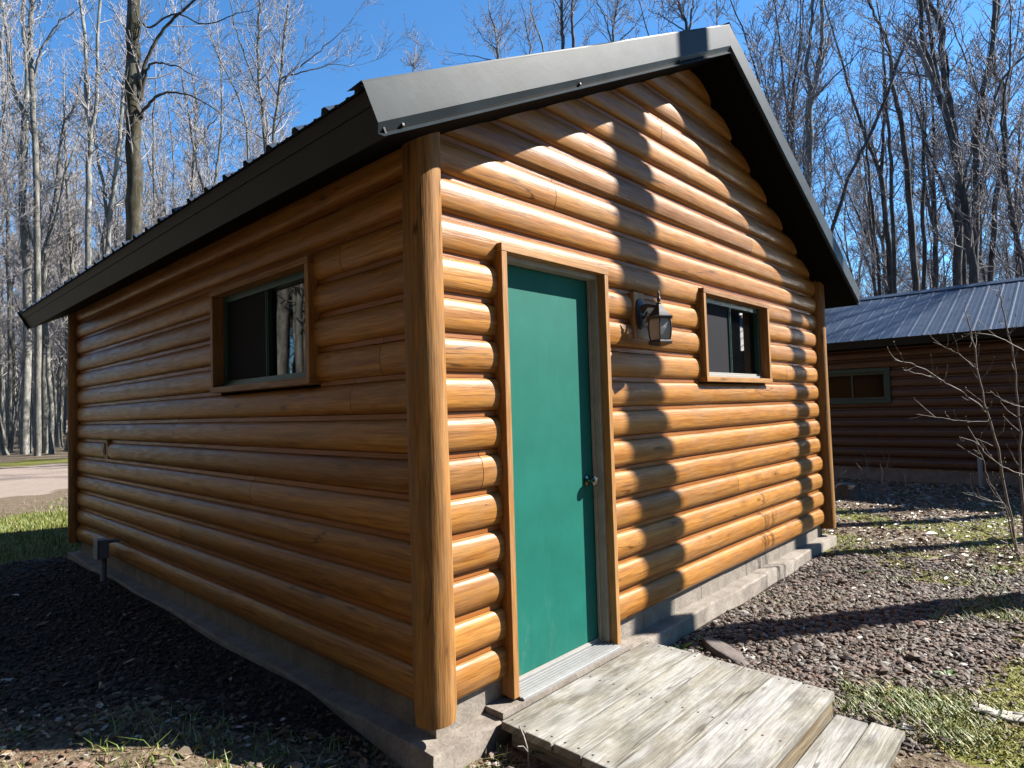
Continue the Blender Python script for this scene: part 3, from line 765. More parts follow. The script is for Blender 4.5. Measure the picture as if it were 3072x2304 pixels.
# ------------------------------------------------------------------ deck and step
dk = empty('wooden_deck', (0.9, -0.64, -0.25), label='low weathered grey plank deck in front of the green door', cat='deck')
rs = random.Random(3)
def plank(parent, org, x0, x1, y0, y1, z0, z1, rid=None, mat='deck'):
    mb = MB(); mb.box((x0-org[0], y0-org[1], z0-org[2]), (x1-org[0], y1-org[1], z1-org[2]), 0, rid)
    o = mb.build('plank', M[mat], parent, bevel=0.005); return o
DO = (0.9, -0.64, -0.25)
yy = -0.128; nails = []
for i in range(7):
    wd = 0.1425; x0 = 0.275+rs.uniform(-0.006, 0.006); x1 = 1.525+rs.uniform(-0.008, 0.008); zt = -0.118+rs.uniform(-0.002, 0.002)
    pl = plank(dk, DO, x0, x1, yy-wd, yy, zt-0.038, zt, rid=[0.12, 0.42, 0.40, 0.28, 0.62, 0.98, 0.50][i])
    NB = []
    for xx in (0.31, 0.90, 1.485):
        for q in (0.035, 0.11):
            cx_, cy_ = xx-DO[0]+rs.uniform(-.006, .006), yy-q-DO[1]+rs.uniform(-.006, .006); zz = zt-DO[2]+0.0006
            NB.append([(cx_+0.006*math.cos(a), cy_+0.006*math.sin(a), zz) for a in np.arange(0, 6.28, 0.785)])
    bm = bmesh.new(); bm.from_mesh(pl.data); pl.data.materials.append(M['nail'])
    for q in NB:
        f = bm.faces.new([bm.verts.new(p) for p in q]); f.material_index = 1
    bm.to_mesh(pl.data); bm.free()
    yy -= wd+0.008
mb = MB()
mb.box((0.29-DO[0], -1.165-DO[1], -0.27-DO[2]), (1.505-DO[0], -1.128-DO[1], -0.158-DO[2]), 0); mb.build('front_board', M['deckstain'], dk, bevel=0.003)
for jx in (0.315, 0.88, 1.465):
    mb = MB(); mb.box((jx-DO[0], -1.127-DO[1], -0.27-DO[2]), (jx+0.037-DO[0], -0.15-DO[1], -0.158-DO[2]), 1); mb.build('joist', M['deck'], dk, bevel=0.003)
st = empty('wooden_step', (0.9, -1.33, -0.30), label='low two-plank wooden step below the front edge of the deck', cat='step')
SO = (0.9, -1.33, -0.30)
plank(st, SO, 0.28, 1.505, -1.318, -1.180, -0.258, -0.220, rid=0.9)
plank(st, SO, 0.29, 1.525, -1.464, -1.326, -0.256, -0.218, rid=0.35)
mb = MB(); mb.box((0.31-SO[0], -1.455-SO[1], -0.36-SO[2]), (1.49-SO[0], -1.42-SO[1], -0.259-SO[2]), 0); mb.build('riser', M['deckstain'], st, bevel=0.003)
mb = MB(); mb.box((1.44-SO[0], -1.419-SO[1], -0.36-SO[2]), (1.478-SO[0], -1.19-SO[1], -0.259-SO[2]), 1); mb.build('side_board', M['deck'], st, bevel=0.003)
mb = MB(); mb.box((0.32-SO[0], -1.419-SO[1], -0.36-SO[2]), (0.358-SO[0], -1.19-SO[1], -0.259-SO[2]), 1); mb.build('side_board', M['deck'], st, bevel=0.003)

# ------------------------------------------------------------------ second cabin
C2X = 11.45
cab2 = empty('log_cabin', (0, 0, 0), label='dark brown log cabin with a blue-grey ribbed metal roof standing beyond the first cabin', cat='cabin')
mb = MB(); Y2a, Y2b = -5.2, 5.0
W2 = (0.60, 1.90, 1.19, 1.85)
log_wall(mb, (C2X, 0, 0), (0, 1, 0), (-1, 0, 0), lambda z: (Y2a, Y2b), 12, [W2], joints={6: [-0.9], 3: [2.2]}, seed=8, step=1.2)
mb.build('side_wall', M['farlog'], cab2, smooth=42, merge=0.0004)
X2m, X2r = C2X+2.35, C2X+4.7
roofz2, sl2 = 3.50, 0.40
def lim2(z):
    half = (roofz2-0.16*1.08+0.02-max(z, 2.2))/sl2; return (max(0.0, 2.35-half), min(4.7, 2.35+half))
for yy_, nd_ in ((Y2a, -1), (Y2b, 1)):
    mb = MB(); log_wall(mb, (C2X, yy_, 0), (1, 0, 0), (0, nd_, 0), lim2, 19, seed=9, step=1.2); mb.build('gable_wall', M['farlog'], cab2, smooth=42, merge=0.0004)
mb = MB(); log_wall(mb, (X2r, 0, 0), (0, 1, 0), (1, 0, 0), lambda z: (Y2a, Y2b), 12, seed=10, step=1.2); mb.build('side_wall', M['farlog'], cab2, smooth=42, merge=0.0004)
mb = MB(); mb.box((C2X+0.1, Y2a+0.1, 0), (C2X+0.12, Y2b-0.1, 2.2)); mb.build('leak_backing', M['black'], cab2)  # unseen black sheet added inside, stops light leaking through
mb = MB(); mb.box((C2X-0.004, Y2a, -0.40), (X2r+0.004, Y2b, 0.0)); mb.build('foundation', M['concrete'], cab2)
window('side', W2, (C2X, 0, 0), (0, 1, 0), (-1, 0, 0), parent=cab2, casm='greencase', c=0.075)
roof(cab2, C2X-0.50, X2m, X2r+0.50, roofz2, sl2, Y2a-0.35, Y2b+0.35, 0.15, detail=False)
tb = TB(); tb.tube([(0, 0, -0.05), (0, 0, 0.50)], [0.035, 0.035], 12)
pp = tb.build('standpipe', M['white']); pp.location = (C2X-0.35, -0.70, -0.25)
tag(pp, label='short white upright pipe against the base of the far dark cabin', cat='pipe')

# ------------------------------------------------------------------ stones of the gravel
def ico():
    bm = bmesh.new(); bmesh.ops.create_icosphere(bm, subdivisions=1, radius=1)
    V = np.array([v.co[:] for v in bm.verts]); F = np.array([[v.index for v in f.verts] for f in bm.faces]); bm.free(); return V, F
IV, IF = ico()
def scatter_stones(name, xy, size, seed, mat, zoff=0.0, flat=(0.35, 0.7)):
    rs = np.random.RandomState(seed); n = len(xy)
    s = size*np.exp(rs.normal(0, 0.32, n)); ax = np.stack([s*rs.uniform(0.8, 1.3, n), s*rs.uniform(0.55, 0.9, n), s*rs.uniform(flat[0], flat[1], n)], 1)
    V = IV[None]*(1+rs.uniform(-0.22, 0.22, (n, 12, 1)))*ax[:, None, :]
    tilt = rs.normal(0, 0.35, n); ct, st_ = np.cos(tilt), np.sin(tilt)
    y = V[..., 1]*ct[:, None]-V[..., 2]*st_[:, None]; z = V[..., 1]*st_[:, None]+V[..., 2]*ct[:, None]
    a = rs.uniform(0, 6.28, n); ca, sa = np.cos(a)[:, None], np.sin(a)[:, None]
    X = V[..., 0]*ca-y*sa; Yv = V[..., 0]*sa+y*ca
    zg = gz(xy[:, 0], xy[:, 1])+zoff+ax[:, 2]*rs.uniform(0.1, 0.8, n)
    P = np.stack([X+xy[:, 0:1], Yv+xy[:, 1:2], z+zg[:, None]], -1).reshape(-1, 3)
    F = (IF[None]+np.arange(n)[:, None, None]*12).reshape(-1, 3)
    col = np.repeat(np.stack([rs.rand(n), rs.rand(n), rs.rand(n), np.ones(n)], 1), 12, 0)
    return tag(make_obj(name, P, F, mat, attrs={'rnd': col}), kind='stuff')
def mat_stone(k=1.0):
    g = G('gravel_stone'); a = g.attr('rnd'); r0 = g.n('SeparateColor', {0: a}, 0); r1 = g.n('SeparateColor', {0: a}, 1)
    c = g.ramp(r0, [(0.0, (0.060, 0.042, 0.038)), (0.3, (0.20, 0.145, 0.118)), (0.55, (0.32, 0.235, 0.185)), (0.75, (0.28, 0.25, 0.22)), (0.88, (0.34, 0.19, 0.14)), (0.95, (0.46, 0.42, 0.38)), (1.0, (0.68, 0.64, 0.58))])
    c = g.mix(0.6, c, g.ramp(g.noise(g.pos(), 60, 4, 0.7), [(0.3, 0.7), (0.7, 1.25)]), 'MULTIPLY')
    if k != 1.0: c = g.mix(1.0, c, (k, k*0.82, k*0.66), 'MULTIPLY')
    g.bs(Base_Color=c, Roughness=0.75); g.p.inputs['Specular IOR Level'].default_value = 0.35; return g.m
M['stone'] = mat_stone(); M['stoneshade'] = mat_stone(0.5); M['stonebrown'] = mat_stone(1.25)
rn = np.random.RandomState(1)
def cand(x0, x1, y0, y1, n): return np.stack([rn.uniform(x0, x1, n), rn.uniform(y0, y1, n)], 1)
def clear(xy):
    x, y = xy[:, 0], xy[:, 1]
    inside = (x > -0.13) & (x < XR+0.13) & (y > -0.13) & (y < YB+0.13)
    deck = (x > 0.24) & (x < 1.54) & (y < -0.1) & (y > -1.48)
    return ~(inside | deck)
c = cand(0.4, 5.6, -2.6, -0.1, 42000); ga, _, _ = zones(c[:, 0], c[:, 1]); c = c[clear(c) & (rn.rand(len(c)) < np.clip(ga, 0.0, 1)) & (c[:, 1] < -0.05)]
near = scatter_stones('gravel', c, 0.0155, 4, M['stone'])
c = cand(0.4, 6.2, -2.9, -0.1, 34000); ga, _, _ = zones(c[:, 0], c[:, 1]); c = c[clear(c) & (rn.rand(len(c)) < np.clip(ga+0.12, 0.0, 1)*sst(0.2, 0.6, fbm(c[:, 0], c[:, 1], 2.2, 91)))]
scatter_stones('gravel', c, 0.0085, 14, M['stonebrown'])
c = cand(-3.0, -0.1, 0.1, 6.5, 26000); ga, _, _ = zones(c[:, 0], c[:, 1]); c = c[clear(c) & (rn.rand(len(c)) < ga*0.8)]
scatter_stones('gravel', c, 0.0125, 5, M['stoneshade'])  # darker copy of the same stones, the cabin's shade put into the colour
c = cand(-0.8, 1.4, -0.55, 0.35, 1100); c = c[clear(c)]; scatter_stones('gravel', c, 0.013, 6, M['stone'])
c = cand(1.4, 9.0, -3.0, -0.1, 2200); c = c[clear(c)]; scatter_stones('gravel', c, 0.014, 7, M['stone'])

# ------------------------------------------------------------------ dead leaves
def leaves(name, xy, size, seed, mat, lift=0.012):
    rs = np.random.RandomState(seed); n = len(xy)
    base = np.array([[-1, 0, 0.0], [-0.35, 0.5, 0.18], [0.45, 0.42, 0.12], [1.1, 0, 0.05], [0.4, -0.45, 0.2], [-0.4, -0.5, 0.15]])
    s = size*np.exp(rs.normal(0, 0.3, n)); V = base[None]*s[:, None, None]*np.stack([np.ones(n), rs.uniform(.6, 1.1, n), rs.uniform(-1.5, 3.0, n)], 1)[:, None, :]
    V = V+rs.normal(0, 0.08, V.shape)*s[:, None, None]
    tx = rs.normal(0, 0.55, n); c_, s_ = np.cos(tx)[:, None], np.sin(tx)[:, None]
    y = V[..., 1]*c_-V[..., 2]*s_; z = V[..., 1]*s_+V[..., 2]*c_
    a = rs.uniform(0, 6.28, n); ca, sa = np.cos(a)[:, None], np.sin(a)[:, None]
    P = np.stack([V[..., 0]*ca-y*sa+xy[:, 0:1], V[..., 0]*sa+y*ca+xy[:, 1:2], z+(gz(xy[:, 0], xy[:, 1])+lift)[:, None]], -1).reshape(-1, 3)
    F = np.array([[0, 1, 2, 3], [0, 3, 4, 5]]); F = (F[None]+np.arange(n)[:, None, None]*6).reshape(-1, 4)
    col = np.repeat(np.stack([rs.rand(n), rs.rand(n), rs.rand(n), np.ones(n)], 1), 6, 0)
    return tag(make_obj(name, P, F, mat, attrs={'rnd': col}), kind='stuff')
def mat_leaf():
    g = G('dead_leaf'); r0 = g.n('SeparateColor', {0: g.attr('rnd')}, 0)
    c = g.ramp(r0, [(0.0, (0.22, 0.12, 0.06)), (0.35, (0.45, 0.28, 0.16)), (0.65, (0.70, 0.54, 0.38)), (0.85, (0.95, 0.88, 0.78)), (1.0, (1.0, 1.0, 0.96))])
    g.bs(Base_Color=c, Roughness=0.42); return g.m
M['deadleaf'] = mat_leaf()
c = cand(4.6, 12.0, -4.0, 4.5, 26000); ga, _, gg = zones(c[:, 0], c[:, 1]); c = c[clear(c) & (rn.rand(len(c)) > ga*1.2) & (rn.rand(len(c)) > gg*0.6)]
leaves('leaf_litter', c, 0.021, 2, M['deadleaf'])
c = cand(-2.8, 4.8, -2.6, 6.2, 700); c = c[clear(c)]; leaves('leaf_litter', c, 0.022, 3, M['deadleaf'])
c = cand(1.4, 5.0, -2.3, -0.2, 600); c = c[clear(c)]; leaves('leaf_litter', c, 0.016, 23, M['deadleaf'])
c = cand(-1.2, 1.2, -0.9, 0.4, 200); c = c[clear(c)]; leaves('leaf_litter', c, 0.018, 8, M['deadleaf'])

# ------------------------------------------------------------------ grass blades
def blades(name, xy, h, seed, mat, wid=0.0022, lean=0.4):
    rs = np.random.RandomState(seed); n = len(xy); hh = h*np.exp(rs.normal(0, 0.35, n)); a = rs.uniform(0, 6.28, n)
    dx, dy = np.cos(a), np.sin(a); ln = rs.uniform(0.1, 1.0, n)*lean*hh*1.6; w_ = wid*rs.uniform(.7, 1.4, n)
    zg = gz(xy[:, 0], xy[:, 1])-0.004; P = []
    for t, ww in ((0.0, 1.0), (0.5, 0.8), (1.0, 0.08)):
        cx_ = xy[:, 0]+dx*ln*t*t; cy_ = xy[:, 1]+dy*ln*t*t; zz = zg+hh*t*(1-0.25*t*lean)
        P.append(np.stack([cx_-dy*w_*ww, cy_+dx*w_*ww, zz], 1)); P.append(np.stack([cx_+dy*w_*ww, cy_-dx*w_*ww, zz], 1))
    V = np.stack(P, 1).reshape(-1, 3); F = np.array([[0, 1, 3, 2], [2, 3, 5, 4]]); F = (F[None]+np.arange(n)[:, None, None]*6).reshape(-1, 4)
    col = np.repeat(np.stack([rs.rand(n), rs.rand(n), rs.rand(n), np.ones(n)], 1), 6, 0)
    return tag(make_obj(name, V, F, mat, attrs={'rnd': col}), kind='stuff')
def mat_grass(name, st_):
    g = G(name); r0 = g.n('SeparateColor', {0: g.attr('rnd')}, 0)
    g.bs(Base_Color=g.ramp(r0, st_), Roughness=0.55); g.p.inputs['Subsurface Weight'].default_value = 0.0; return g.m
M['grass'] = mat_grass('grass_blade', [(0.0, (0.13, 0.23, 0.03)), (0.5, (0.28, 0.40, 0.05)), (0.75, (0.46, 0.50, 0.10)), (1.0, (0.80, 0.70, 0.42))])
M['mossg'] = mat_grass('moss_tip', [(0.0, (0.26, 0.28, 0.03)), (0.5, (0.52, 0.50, 0.06)), (1.0, (0.78, 0.68, 0.14))])
# lawn beyond the cabin
c = cand(-6, 4.5, 6.0, 13, 60000); _, _, gg = zones(c[:, 0], c[:, 1]); c = c[(rn.rand(len(c)) < gg) & clear(c)]
blades('grass', c, 0.05, 1, M['grass'], 0.004)
# green shoots and moss on the right
def clumps(centres, rad, per):
    out = []
    for (cx_, cy_), r_, k in zip(centres, rad, per):
        out.append(np.stack([rn.normal(cx_, r_, k), rn.normal(cy_, r_, k)], 1))
    return np.concatenate(out)
cs = [(1.75, -1.35), (1.62, -1.25), (1.9, -1.45), (1.85, -1.2), (1.75, -1.6), (3.6, -1.62), (3.9, -1.7), (3.4, -1.35), (4.4, -1.5), (4.3, -0.9), (1.62, -1.62), (2.0, -1.65), (4.9, -1.4), (5.3, -0.6), (5.9, -1.2)]
c = clumps(cs, [0.10, 0.07, 0.10, 0.06, 0.10, 0.14, 0.12, 0.08, 0.15, 0.08, .08, .1, .15, .15, .2], [420, 220, 420, 150, 380, 320, 300, 110, 240, 120, 220, 260, 240, 200, 260]); c = c[clear(c)]
blades('grass', c, 0.042, 4, M['grass'], 0.003, 0.8)
c = clumps([(1.85, -1.45), (1.7, -1.55), (3.75, -1.66), (2.0, -1.7), (5.6, 0.1), (1.95, -1.30)], [0.14, 0.1, 0.16, .12, .2, .07], [3800, 2200, 3800, 2500, 2500, 900]); c = c[clear(c)]
blades('moss', c, 0.015, 5, M['mossg'], 0.003, 1.0)
c = cand(1.5, 5.2, -2.2, -0.4, 60000); ga, _, gg = zones(c[:, 0], c[:, 1]); c = c[clear(c) & (rn.rand(len(c)) < gg*0.9*(gg > 0.4))]
blades('moss', c, 0.016, 25, M['mossg'], 0.003, 1.0)
c = cand(-2.4, 0.3, -0.8, 2.0, 9000); c = c[clear(c) & (c[:, 1] < -c[:, 0]*0.87+0.35) & (rn.rand(len(c)) < 0.25+sst(0.4, 0.6, fbm(c[:, 0], c[:, 1], 3.2, 17)))]
scatter_stones('gravel', c, 0.0105, 16, M['stonebrown'])
c = cand(-2.4, 0.3, -0.8, 2.0, 1500); c = c[clear(c) & (c[:, 1] < -c[:, 0]*0.87+0.35)]; leaves('leaf_litter', c, 0.016, 29, M['deadleaf'])
c = cand(-2.2, 0.6, -0.75, 1.7, 12000); c = c[clear(c) & (c[:, 1] < -c[:, 0]/1.15+0.22) & (rn.rand(len(c)) < sst(0.42, 0.62, fbm(c[:, 0], c[:, 1], 4, 77)))]
blades('grass', c, 0.05, 6, M['grass'], 0.0022, 0.9)
c = cand(1.5, 5.2, -1.9, -0.15, 4200); c = c[clear(c) & (rn.rand(len(c)) < sst(0.52, 0.72, fbm(c[:, 0], c[:, 1], 2.6, 55)))]
blades('grass', c, 0.035, 7, M['grass'], 0.0025, 0.8)
c = cand(5.0, 9.5, -3, 2.5, 9000); c = c[clear(c) & (rn.rand(len(c)) < sst(0.45, 0.62, fbm(c[:, 0], c[:, 1], 1.6, 31)))]
blades('grass', c, 0.04, 9, M['grass'], 0.003, 0.9)

# ------------------------------------------------------------------ broad-leaved weeds (each a thing)
def weed(x, y, n, ln, seed, label, green='leafgreen'):
    rs = random.Random(seed); V = []; F = []
    for i in range(n):
        a = 6.283*i/n+rs.uniform(-.4, .4); l = ln*rs.uniform(.6, 1.15); e = rs.uniform(0.45, 1.0); w_ = l*rs.uniform(.13, .2); b = len(V)
        for t in (0, .25, .5, .75, 1.0):
            rr = l*t*math.cos(e*(1-0.5*t)); zz = l*math.sin(e)*(t-0.35*t*t); ww = w_*math.sin(math.pi*min(1, t*0.85+0.12))**0.8
            px, py = rr*math.cos(a), rr*math.sin(a)
            V += [(px-ww*math.sin(a), py+ww*math.cos(a), zz+ww*0.4), (px, py, zz), (px+ww*math.sin(a), py-ww*math.cos(a), zz+ww*0.4)]
        for k in range(4):
            q = b+k*3; F += [[q, q+1, q+4, q+3], [q+1, q+2, q+5, q+4]]
    o = make_obj('weed_plant', V, F, M[green], smooth=180); o.location = (x, y, float(gz(x, y)))
    return tag(o, label=label, cat='weed', group='small green weeds in the gravel')
weed(0.34, -0.30, 7, 0.085, 1, 'leafy green weed in the gravel just left of the deck corner')
weed(-0.02, -0.16, 5, 0.07, 2, 'small round-leaved weed at the foot of the near footing corner')
weed(1.80, -0.20, 8, 0.09, 3, 'leafy weed between the footing and the deck end')
weed(2.02, -0.22, 7, 0.07, 4, 'bright green seedling beside the flat rock')
weed(1.90, -0.33, 6, 0.05, 5, 'tiny weed touching the edge of the flat rock')
weed(3.30, -1.30, 8, 0.06, 6, 'pale green rosette alone in the middle of the gravel')
weed(4.35, -0.62, 8, 0.08, 7, 'weed in the gravel near the shrub shadow')
weed(2.35, -1.50, 9, 0.06, 8, 'greyish weed rosette near the torn bark strip', 'leafgreen')

# rock, stump, stick, bark strip
def blob(name, loc, dims, seed, mat, label, cat, rough=0.18, sub=3, flat_top=False):
    rs = np.random.RandomState(seed); bm = bmesh.new(); bmesh.ops.create_icosphere(bm, subdivisions=sub, radius=1)
    for v in bm.verts:
        c_ = np.array(v.co); n_ = rough*(math.sin(c_[0]*3+seed)+math.sin(c_[1]*4+seed*2)+math.sin(c_[2]*3.5+c_[0]*2))/2+rs.uniform(-.03, .03)
        if flat_top: c_[2] = min(c_[2], 0.55)
        c_ = c_*(1+n_); v.co = (c_[0]*dims[0], c_[1]*dims[1], c_[2]*dims[2])
    me = bpy.data.meshes.new(name); bm.to_mesh(me); bm.free(); me.polygons.foreach_set('use_smooth', np.ones(len(me.polygons), dtype=bool)); me.set_sharp_from_angle(angle=math.radians(28))
    me.materials.append(mat); o = bpy.data.objects.new(name, me); COL.objects.link(o); o.location = loc
    return tag(o, label=label, cat=cat)
rk = blob('flat_rock', (1.93, -0.43, -0.235), (0.085, 0.19, 0.035), 3, M['rock'], 'flat reddish grey rock lying beside the deck end', 'rock', 0.12, 3, True)
rk.rotation_euler = (0.1, 0.12, -0.45)
def stump():
    e = empty('tree_stump', (8.75, 0.72, -0.26), label='old weathered tree stump on the leaf litter before the far cabin', cat='stump')
    rs = random.Random(4); V = []; F = []; n = 26
    lv = [(0.34, -0.05), (0.27, 0.03), (0.205, 0.11), (0.185, 0.20), (0.18, 0.235)]
    ph = [rs.random()*6 for _ in range(4)]
    for k, (r, z) in enumerate(lv):
        for i in range(n):
            t = 6.283*i/n; rr = r*(1+0.13*math.sin(3*t+ph[0])*(1-k/6)+0.07*math.sin(7*t+ph[1])+0.04*math.sin(12*t+ph[2]))
            V.append((rr*math.cos(t), rr*math.sin(t), z+(0.02*math.sin(2*t+ph[3]) if k == 4 else 0)))
    for k in range(len(lv)-1):
        for i in range(n): F.append([k*n+i, k*n+(i+1) % n, (k+1)*n+(i+1) % n, (k+1)*n+i])
    make_obj('stump_bark', V, F, M['stump'], e, smooth=60)
    top = V[-n:]; V2 = [(p[0]*0.985, p[1]*0.985, p[2]-0.003) for p in top]+[(0, 0, 0.22)]
    make_obj('cut_top', V2, [[i, (i+1) % n, n] for i in range(n)], simple('cut_stump_top', (0.30, 0.26, 0.21), 0.85, 0, 15, 0.35, (30, 0.5, 0.02)), e)
stump()
def strip():
    V = []; F = []
    a = np.array([1.98, -1.64]); b = np.array([2.0, -1.95]); d = (b-a)/np.linalg.norm(b-a); nn = np.array([-d[1], d[0]]); rs = random.Random(8)
    for k in range(3):
        base = len(V); o = (k-1)*0.032; m = 12
        for i in range(m+1):
            t = i/m; w_ = (0.016*math.sin(math.pi*min(1, t+0.08))+0.003)*(1+0.3*rs.random())
            for s in (-1, 1):
                p = a+(b-a)*(t*0.95+0.05*k*rs.random())+nn*(o*(1-0.4*t)+s*w_+0.008*math.sin(6*t+k)); V.append((p[0], p[1], float(gz(*p))+0.010+0.006*math.sin(9*t+k)+(0.007 if s > 0 else 0)))
        for i in range(m): q = base+2*i; F.append([q, q+1, q+3, q+2])
    o = make_obj('bark_strip', V, F, M['barkstrip'], smooth=180); md = o.modifiers.new('solid', 'SOLIDIFY'); md.thickness = 0.006
    tag(o, label='splintered pale bark strip lying on the gravel at the right', cat='bark')
strip()

# ------------------------------------------------------------------ trees
rt = np.random.RandomState(42)
def unit(v): return v/(np.linalg.norm(v)+1e-9)
def perp(d, ang, rs):
    a = unit(np.cross(d, [0.3, 0.2, 0.93] if abs(d[2]) < 0.9 else [1, 0.1, 0])); b = np.cross(d, a); return a*math.cos(ang)+b*math.sin(ang)
def grow(tb, p, d, L, r, lev, maxlev, rs, dens=1.0, minr=0.004):
    n = max(3, int(L/(0.5 if lev < 3 else 0.22))); n = min(n, 9); st_ = L/n
    P = [p]; q = p.copy(); dd = d.copy(); wob = (0.08, 0.11, 0.16, 0.21, 0.25)[lev]
    up = np.array([0, 0, 0.16 if lev < 3 else 0.10])
    for i in range(n):
        dd = unit(dd+rs.normal(0, wob, 3)+up); q = q+dd*st_; P.append(q)
    P = np.array(P); R = r*(1-0.82*np.linspace(0, 1, n+1)); R = np.maximum(R, minr)
    tb.tube(P, R, 5 if r > 0.03 else (4 if r > 0.012 else 3))
    if lev >= maxlev: return
    cnt = int(L*(1.5, 2.3, 4.0, 5.0)[min(lev, 3)]*dens+rs.rand()); cnt = max(2, min(cnt, 14))
    side = rs.uniform(0, 6.28)
    for k in range(cnt):
        t = 0.22+0.76*(k+rs.rand()*0.8)/cnt; i = min(int(t*n), n-1); f = t*n-i; pos = P[i]*(1-f)+P[min(i+1, n)]*f
        dl = unit(P[min(i+1, n)]-P[i]); side += 2.4+rs.normal(0, 0.4)
        ang = rs.uniform(0.45, 0.95); cd = unit(dl*math.cos(ang)+perp(dl, side, rs)*math.sin(ang))
        l2 = L*rs.uniform(0.42, 0.68)*(1-0.55*t)
        rr = max(R[i]*rs.uniform(0.45, 0.65), minr)
        if l2 > 0.18: grow(tb, pos, cd, l2, rr, lev+1, maxlev, rs, dens, minr)

def smooth_line(P, rs, wob=0.05, sub=5):
    P = np.asarray(P, float); out = []
    for i in range(len(P)-1):
        a, b = P[i], P[i+1]; pa = P[i-1] if i > 0 else a-(b-a); pb = P[i+2] if i+2 < len(P) else b+(b-a)
        for t in np.arange(sub)/sub:
            out.append(0.5*((2*a)+(b-pa)*t+(2*pa-5*a+4*b-pb)*t*t+(-pa+3*a-3*b+pb)*t**3))
    out.append(P[-1]); out = np.array(out); out[1:-1] += rs.normal(0, wob, out[1:-1].shape)*[1, 1, 0.3]; return out

def hero_tree(stems, seed, bark, twig, label, group=None, side_from=0.35, dens=1.0, lmax=3.2, maxlev=3, cat='tree', name='bare_tree', nb=None, minr=0.008):
    """stems: list of (points in world, r0, r1)"""
    rs = np.random.RandomState(seed); tt = TB(); tw = TB()
    base = np.array(stems[0][0][0]); base[2] = float(gz(base[0], base[1]))-0.05
    for si, (P, r0, r1) in enumerate(stems):
        P = [np.array(p, float) for p in P]
        if si == 0 and P[0][2] > base[2]+0.05: P = [base]+P
        r0, r1 = (r0*0.82, r1*0.75) if seed < 30 else ((r0*0.7, r1*0.66) if seed < 60 else (r0, r1))
        L = smooth_line(P, rs, 0.02 if r0 > 0.08 else 0.03); n = len(L); R = r0+(r1-r0)*np.linspace(0, 1, n)
        if si == 0: R[0] *= 1.35; R[1] *= 1.12
        R = R*(1+rs.normal(0, 0.035, n))
        tt.tube(L, R, 12 if r0 > 0.12 else 8)
        seg = np.linalg.norm(np.diff(L, axis=0), axis=1); tot = seg.sum()
        if seed >= 30: minr = min(minr, 0.0065); dens_ = dens*0.75
        else: dens_ = dens
        m = int(tot*(nb if nb is not None else 1.25)*dens_); ang0 = rs.uniform(0, 6.28)
        sf = side_from if si == 0 else 0.12
        for k in range(m):
            t = sf+(1-sf)*(k+rs.rand())/m; i = min(int(t*(n-1)), n-2); d = unit(L[i+1]-L[i]); ang0 += 2.39+rs.normal(0, .5)
            a = rs.uniform(0.55, 1.05); cd = unit(d*math.cos(a)+perp(d, ang0, rs)*math.sin(a))
            ll = lmax*rs.uniform(0.45, 1.1)*(1-0.45*t); rr = min(R[i]*0.45, 0.012+0.011*ll)
            grow(tw, L[i], cd, ll, rr, 1, maxlev, rs, dens, minr)
        # leader continues as a spray
        grow(tw, L[-1], unit(L[-1]-L[-2]), lmax*0.9, R[-1]*0.9, 1, maxlev, rs, dens, minr)
    e = empty(name, tuple(base), label=label, cat=cat, group=group)
    tt.build('trunk', M[bark], e, origin=base, smooth=180); tw.build('crown', M[twig], e, origin=base, smooth=180)
    return e
def Z1(pts, dep): return [AT(x*0.358, y*0.358, dep) for x, y in pts]
def Z6(pts, dep): return [AT(1440.2+x*0.349, y*0.349, dep) for x, y in pts]
def Z4(pts, dep): return [AT(720.1+x*0.358, y*0.358, dep) for x, y in pts]
def ext(P, k=1.0):
    P = [np.array(p) for p in P]; P.append(P[-1]+(P[-1]-P[-2])*k); return P

# woods at the left
hero_tree([(ext(Z1([(150, 2723), (165, 1700), (140, 1250), (150, 700)], 33), 0.0), 0.27, 0.20),
           (ext(Z1([(150, 700), (70, 500), (40, 200), (5, 0)], 33)), 0.15, 0.09),
           (ext(Z1([(150, 700), (165, 500), (140, 150), (145, 0)], 33)), 0.16, 0.09)],
          1, 'bark_pale', 'twig', 'tall pale tree forking into two high stems at the left edge of the woods', side_from=0.8, dens=0.9)
hero_tree([(ext(Z1([(228, 2700), (228, 1600), (205, 700), (180, 250), (195, 0)], 30)), 0.19, 0.12),
           (Z1([(200, 480), (250, 300), (340, 150), (450, 70)], 30), 0.08, 0.03)],
          2, 'bark', 'twig', 'straight grey tree with a dark limb sweeping right, beside the pale forked one', side_from=0.6, dens=0.9)
hero_tree([(Z1([(520, 2500), (530, 1640), (535, 1150), (545, 800)], 31), 0.20, 0.15),
           (ext(Z1([(545, 800), (520, 600), (515, 250), (480, 0)], 31)), 0.11, 0.07),
           (ext(Z1([(545, 800), (580, 640), (590, 350), (600, 0)], 31)), 0.12, 0.07)],
          3, 'bark_pale', 'twig', 'mottled white-barked tree that divides into two close stems, left of the thick dark trunk', side_from=0.85, dens=0.9)
hero_tree([(ext(Z1([(805, 2350), (812, 1490), (806, 900), (800, 400), (802, 0)], 22)), 0.34, 0.25),
           (Z1([(835, 720), (880, 650), (960, 575), (1060, 560), (1200, 600), (1330, 690)], 22), 0.075, 0.02),
           (Z1([(835, 620), (880, 430), (940, 380), (1060, 400), (1180, 460)], 22), 0.07, 0.02),
           (ext(Z1([(845, 600), (870, 400), (960, 230), (1050, 110), (1190, 0)], 22)), 0.085, 0.04),
           (Z1([(830, 110), (900, 160), (1060, 80), (1240, 150), (1400, 90), (1520, 60)], 22), 0.05, 0.012)],
          4, 'bark_moss', 'twig', 'thick mossy dark trunk rising above the left eave with limbs arching right', side_from=0.45, dens=1.0, lmax=2.6)
